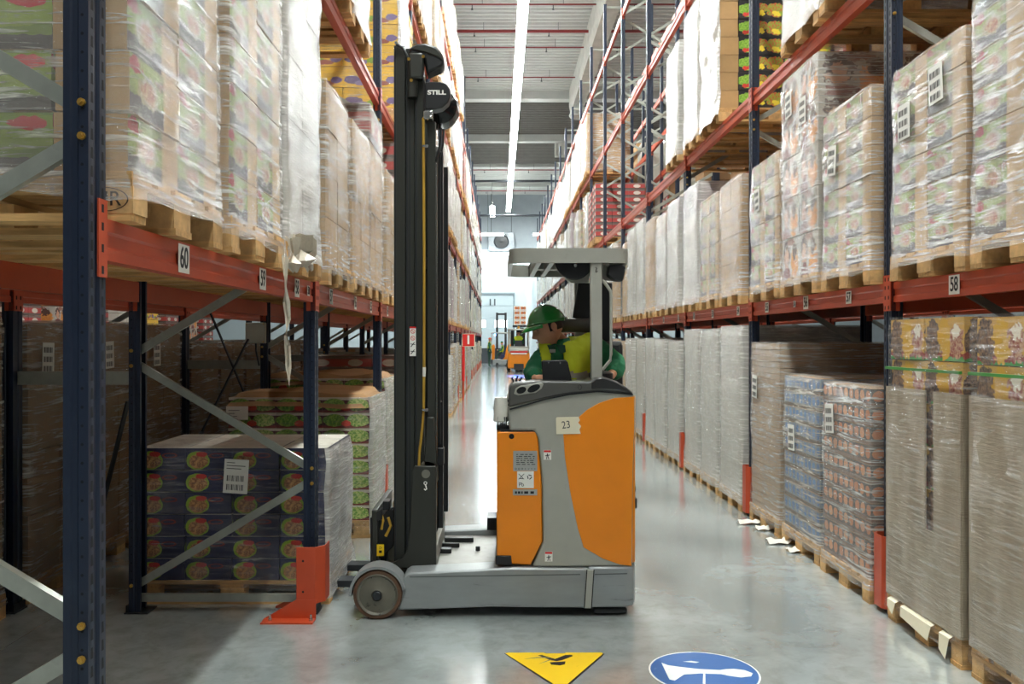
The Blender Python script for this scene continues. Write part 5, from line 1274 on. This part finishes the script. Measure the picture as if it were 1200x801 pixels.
# hair under the helmet
m = MB(); vs_ = []; fs = []; seg, rg = 30, 12
for j in range(rg+1):
    ph = math.radians(20+(80+30*math.sin(math.pi*i/seg)**.7)*j/rg)
    for i in range(seg+1):
        th = math.radians(80+200*i/seg); r = math.sin(ph); e = 1.0+.03*noise.noise(Vector((i*.9, j*.9, 0)))
        vs_.append(MH @ Vector((.106*r*math.cos(th)*e, .0815*r*math.sin(th)*e, .122*math.cos(ph)+.0)))
for j in range(rg):
    for i in range(seg):
        a = j*(seg+1)+i; fs.append((a, a+seg+1, a+seg+2, a+1))
m.add(vs_, fs); DW(m, 'hair', HAIR, smooth=True).modifiers.new('t', 'SOLIDIFY').thickness = .006
for sgn in (-1, 1):
    m = MB(); m.tube([MH @ Vector((.088, sgn*.02, .032)), MH @ Vector((.092, sgn*.034, .036)), MH @ Vector((.08, sgn*.052, .031))], [.003, .004, .002], 6); DW(m, 'eyebrow', HAIR, smooth=True)
    m = MB(); m.tube([MH @ Vector((.0865, sgn*.022, .008)), MH @ Vector((.0875, sgn*.032, .009)), MH @ Vector((.08, sgn*.043, .007))], [.0015, .003, .0015], 6); DW(m, 'eyelid', HAIR, smooth=True)
m = MB(); m.tube([MH @ Vector((.097, -.02, -.066)), MH @ Vector((.105, 0, -.0645)), MH @ Vector((.097, .02, -.066))], [.002, .004, .002], 6); DW(m, 'lips', mat('lips', 'a05a4a', .5), smooth=True)
helmet_parts(dr, MH @ Matrix.Rotation(-.10, 4, 'Y') @ Matrix.Translation((.0, 0, -.005)))

# ------------------------------------------------------------------ floor signs
def on_floor(x, y): Y = F*EYE/(y-CY); return ((x-CX)/F*Y, Y)
SIGNY = mat('worn_yellow_vinyl', 'f2c81e', .4, 0, .04, 4, dirt=('4a4436', .66, .7, 14)); SIGNB = mat('worn_blue_vinyl', '2f5f9e', .35, 0, .08, 6, dirt=('8fa9c4', .6, .85, 10)); SIGNW = mat('worn_white_vinyl', 'dfe3e0', .4, 0, .05, 8, dirt=('9aa19c', .6, .75, 14))
fsn = thing('floor_sign', 'worn yellow triangular warning sticker on the concrete floor', 'sign', (.29, 4.27, 0))
def flat(name, pts, z0_, z1_, mt, parent): m = MB(); m.prism(pts, z0_, z1_, 'z'); return m.build(name, mt, parent)
Lt = .262
flat('triangle_border', [(-Lt, .155), (-Lt+.02, .165), (-.06, .167), (-.05, .158), (.05, .158), (.06, .167), (Lt-.02, .167), (Lt-.005, .15), (.012, -.30), (-.012, -.30)], .0005, .002, BLACKINK, fsn)
flat('triangle_face', [(-Lt+.002, .157), (-Lt+.02, .163), (-.06, .165), (-.05, .155), (.05, .155), (.06, .165), (Lt-.02, .165), (Lt-.012, .154), (.012, -.278), (-.010, -.278)], .002, .003, SIGNY, fsn)
for pts in ([(-.09, .125), (-.07, .13), (-.005, .075), (.05, .128), (.085, .13), (.09, .115), (.03, .06), (.0, .045), (-.03, .06)], [(-.035, .03), (.045, .04), (.04, .005), (.015, -.01), (-.03, .0)]):
    flat('worn_symbol', pts, .003, .0035, BLACKINK, fsn)
flat('scuffed_patch', [(-.16, .075), (-.1, .1), (-.03, .1), (-.03, .09), (-.1, .088)], .003, .0036, mat('scuff', '8f8a6a', .6), fsn)
flat('scuffed_patch', [(-.02, .07), (-.05, .04), (-.09, .01), (-.04, .06)], .003, .0036, bpy.data.materials['scuff'], fsn)
c = (1.005, 4.18); bs = thing('floor_sign', 'round blue sticker with white spanner-like shape on the floor', 'sign', (c[0], c[1], 0), -.13)
m = MB(); m.lathe([(.268, .0005), (.268, .002), (.258, .002)], (0, 0, 0), 'z', 48); m.build('sign_rim', SIGNW, bs)
flat('sign_face', [(.259*math.cos(k*math.pi/24), .259*math.sin(k*math.pi/24)) for k in range(48)], .0006, .0024, SIGNB, bs)
flat('white_shape', [(-.2, .09), (-.17, .06), (-.11, .045), (-.02, .03), (.08, .03), (.11, .045), (.15, .055), (.2, .045), (.235, .01), (.22, -.03), (.17, -.05), (.11, -.035), (.08, -.02), (-.02, -.025), (-.1, -.05), (-.15, -.13), (-.175, -.12)], .0024, .0032, SIGNW, bs)
flat('white_chip', [(-.09, .12), (-.05, .135), (-.01, .125), (-.03, .11)], .0024, .003, SIGNW, bs)
flat('white_chip', [(.0, .02), (.008, .02), (-.01, -.16), (-.022, -.15)], .0032, .0036, SIGNW, bs)

# ------------------------------------------------------------------ distant trucks and people (about 40 m away)
def small_person(loc, rz, label, cat='person', seated=True, hat=HELMET, pants=TROUSER, s=1.0):
    t_ = thing('person', label, cat, loc, rz)
    if seated:
        V = [((0, 0, .0), .14), ((0, 0, .25), .14), ((0.02, 0, .48), .15), ((.03, 0, .62), .06), ((.06, 0, .70), .05), ((.02, .2, .48), .07), ((.14, .24, .22), .055), ((.36, .16, .26), .04), ((.02, -.2, .48), .07), ((.14, -.24, .22), .055), ((.36, -.16, .26), .04),
             ((.38, .11, .02), .08), ((.45, .12, -.42), .06), ((.56, .12, -.46), .05), ((.38, -.11, .02), .08), ((.45, -.12, -.42), .06), ((.56, -.12, -.46), .05), ((.43, .15, .27), .035), ((.43, -.15, .27), .035)]
    else:
        V = [((0, 0, .95), .14), ((0, 0, 1.15), .14), ((0.0, 0, 1.38), .15), ((.0, 0, 1.52), .06), ((.02, 0, 1.58), .05), ((0, .21, 1.38), .07), ((.02, .27, 1.1), .055), ((.12, .25, .86), .04), ((0, -.21, 1.38), .07), ((.02, -.27, 1.1), .055), ((.12, -.25, .86), .04),
             ((0, .1, .55), .08), ((-.02, .11, .1), .06), ((.1, .11, .05), .045), ((0, -.1, .55), .08), ((-.02, -.11, .1), .06), ((.1, -.11, .05), .045), ((.15, .24, .78), .035), ((.15, -.24, .78), .035)]
    ed = [(0, 1), (1, 2), (2, 3), (3, 4), (2, 5), (5, 6), (6, 7), (2, 8), (8, 9), (9, 10), (0, 11), (11, 12), (12, 13), (0, 14), (14, 15), (15, 16), (7, 17), (10, 18)]
    me = skinned('body', V, ed, pants, sub=1); me.materials.append(SKIN); me.materials.append(JACKET)
    hz = V[4][0]; Mh = Matrix.Translation(Vector(hz)+Vector((.01, 0, .06)))
    join_head(me, head_mesh(.95, 20, 16), Mh)
    zb = V[1][0][2]-.1
    for f in me.polygons:
        c = f.center
        if c.z > V[3][0][2] or (c-Vector(V[17][0])).length < .07 or (c-Vector(V[18][0])).length < .07: f.material_index = 1
        elif c.z > zb+.02 and (c.z > V[1][0][2] or abs(c.y) > .16): f.material_index = 2
    obj('body', me, t_)
    bm = bmesh.new(); bm.from_mesh(me); a0_ = V[1][0][2]-.12; b0_ = V[3][0][2]-.02
    bmesh.ops.delete(bm, geom=[f for f in bm.faces if not (a0_ < f.calc_center_median().z < b0_ and abs(f.calc_center_median().y) < .19 and f.calc_center_median().x < .2)], context='FACES'); bm.normal_update()
    for v in bm.verts: v.co += v.normal*.015
    v2 = bpy.data.meshes.new('vest'); bm.to_mesh(v2); bm.free(); v2.materials.clear(); v2.materials.append(HIVIS); obj('vest', v2, t_)
    m = MB(); c = Vector(hz)+Vector((.01, 0, .075)); m.lathe([(.001, .118), (.05, .108), (.09, .075), (.112, .03), (.122, .02), (.14, .018)], tuple(c), 'z', 18); m.build('helmet', hat, t_, smooth=True)
    return t_
BASEZ = 0
def counterbalance(loc, rz, label, s=1.0):
    """seen from behind when rz=0 (the truck drives towards +y)"""
    t_ = thing('forklift', label, 'truck', loc, rz)
    m = MB(); m.prism([(-.85, .18), (-.9, .6), (-.86, .95), (-.5, 1.08), (.2, 1.0), (.25, .6), (.6, .45), (.9, .45), (.9, .18)], -.55, .55, 'x')
    m.build('chassis', TRUCKORANGE, t_, bevel=.06)
    m = MB(); m.prism([(-.9, .95), (-.88, 1.2), (-.5, 1.26), (-.3, 1.22), (-.3, 1.0)], -.5, .5, 'x'); m.build('hood', TRUCKGREY, t_, bevel=.05)
    MB().box(-.45, .45, -.935, -.9, .98, 1.06).build('warning_strip', RED, t_); MB().box(-.4, .4, -.93, -.9, .9, .97).build('lettering_plate', WHITE, t_)
    MB().box(-.25, .25, -.93, -.86, .12, .42).build('counterweight_recess', BLACK, t_)
    for x in (-.1, .1): MB().lathe([(.001, 0), (.17, 0), (.2, .03), (.2, .16), (.001, .16)], (x-.08, -.62, .2), 'x', 20).build('steer_wheel', BLACK, t_, smooth=True)
    for x in (-.6, .42): MB().lathe([(.001, 0), (.26, 0), (.3, .04), (.3, .18), (.001, .18)], (x, .55, .3), 'x', 24).build('drive_wheel', BLACK, t_, smooth=True)
    for x in (-.5, .5):
        MB().tube([(x, -.78, 1.15), (x, -.6, 2.15), (x, .45, 2.15), (x, .65, .8)], .045, 8).build('cab_pillar', TRUCKGREY, t_, smooth=True)
    MB().box(-.55, .55, -.66, .5, 2.12, 2.2).build('cab_roof', TRUCKGREY, t_, bevel=.03); MB().box(-.5, .5, -.83, -.76, 1.15, 1.3).build('rear_crossbar', TRUCKGREY, t_)
    for x in (-.3, .3): MB().box(x-.08, x+.08, .8, .92, .2, 2.2).build('mast_channel', BLACK, t_)
    MB().box(-.2, .2, -.55, -.4, 1.2, 1.6).build('seat_back', BLACK, t_, bevel=.03); MB().box(-.2, .2, -.5, -.05, 1.1, 1.2).build('seat_cushion', BLACK, t_, bevel=.02)
    MB().lathe([(.001, .12), (.05, .12), (.06, 0), (.001, 0)], (0, -.45, 2.2), 'z', 12).build('beacon', mat('amber_beacon', 'e8a020', .3), t_)
    for x in (-.3, .3): MB().box(x-.05, x+.05, .9, 1.9, .1, .14).build('fork', DARKSTEEL, t_)
    return t_
Yt = 44.0; sc2 = Yt/F
f1 = counterbalance((P(607.5, 0, Yt).x, Yt, 0), 0, 'orange forklift seen from behind at far end of the aisle')
small_person((f1.location.x, Yt-.25, 1.22), math.pi/2, 'driver in yellow vest seated in far orange forklift seen from behind', hat=BLACK)
# second reach truck seen from the side, driver facing left
Yt2 = 52.5; xx = P(587, 0, Yt2).x
t2 = thing('forklift', 'grey and orange side-view truck with driver left of orange forklift', 'truck', (xx, Yt2, 0))
MB().prism([(-.75, .12), (-.75, .5), (-.3, .55), (.25, .5), (.95, .55), (.95, .12)], -.5, .5).build('chassis', CHASSIS, t2, bevel=.05)
MB().prism([(.15, .5), (.35, .7), (.5, 1.3), (.65, 1.6), (1.0, 1.65), (1.0, .5)], -.5, .5).build('rear_body', TRUCKORANGE, t2, bevel=.05)
MB().prism([(-.85, .5), (-.85, 1.5), (-.7, 1.65), (-.55, 1.5), (-.6, .5)], -.45, .45).build('front_column', TRUCKORANGE, t2, bevel=.04)
MB().prism([(-.95, 2.35), (-.9, 2.5), (.95, 2.5), (1.0, 2.3), (.9, 2.4), (-.85, 2.4)], -.5, .5).build('cab_roof', TRUCKGREY, t2, bevel=.03)
for y in (-.45, .4): MB().prism([(.85, 1.6), (1.0, 1.6), (.97, 2.42), (.85, 2.42)], y, y+.06).build('cab_pillar', TRUCKGREY, t2); MB().prism([(-.95, .5), (-.87, .5), (-.82, 2.42), (-.9, 2.42)], y, y+.06).build('cab_pillar', TRUCKGREY, t2)
MB().box(.0, .35, -.25, .25, .75, .9).build('seat_cushion', mat('seat_blue', '1f2a4a', .7), t2, bevel=.03); MB().box(.28, .42, -.25, .25, .85, 1.6).build('seat_back', bpy.data.materials['seat_blue'], t2, bevel=.03)
MB().box(-.05, .4, -.3, .3, .5, .78).build('seat_base', bpy.data.materials['seat_blue'], t2)
for x in (-.35, .6): MB().lathe([(.001, -.05), (.14, -.05), (.14, .05), (.001, .05)], (x, -.48, .14), 'y', 20).build('wheel', BLACK, t2, smooth=True)
MB().lathe([(.001, -.06), (.06, -.06), (.08, .02), (.001, .04)], (-.55, -.5, 2.3), 'y', 16).build('blue_spot_lamp', emis('blue_spot', (.1, .25, 1, 1), 12), t2)
t2.scale = (.66, .9, .84)
sp2 = small_person((xx+.12, Yt2-.05, .78), math.pi, 'driver in yellow vest seated sideways in far grey truck', hat=HELMET); sp2.scale = (.85, .85, .85)
small_person((P(573.5, 0, 51).x, 51, 0), 0, 'pedestrian in yellow vest standing left of the far trucks', seated=False, hat=ORANGE, s=1)
# tall mast behind, white stack load on its pallet held up by the far trucks
for i, x in enumerate((587.5,)):
    mt_ = thing('lift_mast', 'tall black double mast standing behind the far side-view truck', 'mast', (P(x, 0, 54).x, 54, 0))
    for dx in (-.27, .27): MB().box(dx-.07, dx+.07, -.08, .1, .0, 3.35).build('mast_channel', BLACK, mt_)
    for z in (.6, 2.0, 3.2): MB().box(-.3, .3, -.03, .05, z, z+.12).build('mast_crossbar', BLACK, mt_)
sl = thing('pallet_load', 'white film-wrapped load with orange print raised behind the orange forklift', 'pallet load', (P(609.5, 0, 46.5).x, 46.4, 2.3))
m = MB()
for k in range(9): 
    for j in range(3): m.box(-.42+j*.28+.01, -.42+j*.28+.27, -.4, .4, .02+0*k, .12) if k == 0 else None
m.build('pallet', DARKSTEEL, sl)
PO = print_mat('orange_cross_print', 'e4ddd6', [(.3, .5, .2, .3, 'dd7a3c'), (.7, .5, .2, .3, 'd98850'), (.5, .5, .14, .16, '9a4a34')])
for k in range(4):
    for j in range(2): MB().box(-.34+j*.34, -.34+j*.34+.33, -.38, .38, .14+k*.26, .14+k*.26+.25).build('carton', PO, sl)
m = MB(); a0_ = Vector((0, 0, 0)); m.box(-.2, .2, .25, .3, -2.3, .0); 
m.build('lift_post', BLACK, sl)
# blue light spot thrown by the far truck's safety lamp
sp_ = bpy.data.lights.new('safety_spot', 'SPOT'); sp_.energy = 2600; sp_.color = (.08, .2, 1); sp_.spot_size = .3; sp_.spot_blend = .6; so = bpy.data.objects.new('safety_spot', sp_); C.objects.link(so)
so.location = (P(606, 0, 43).x, 42.9, 2.3); tgt = Vector((P(610, 0, 36).x, 38.5, 0)); so.rotation_euler = (tgt-so.location).to_track_quat('-Z', 'Y').to_euler()
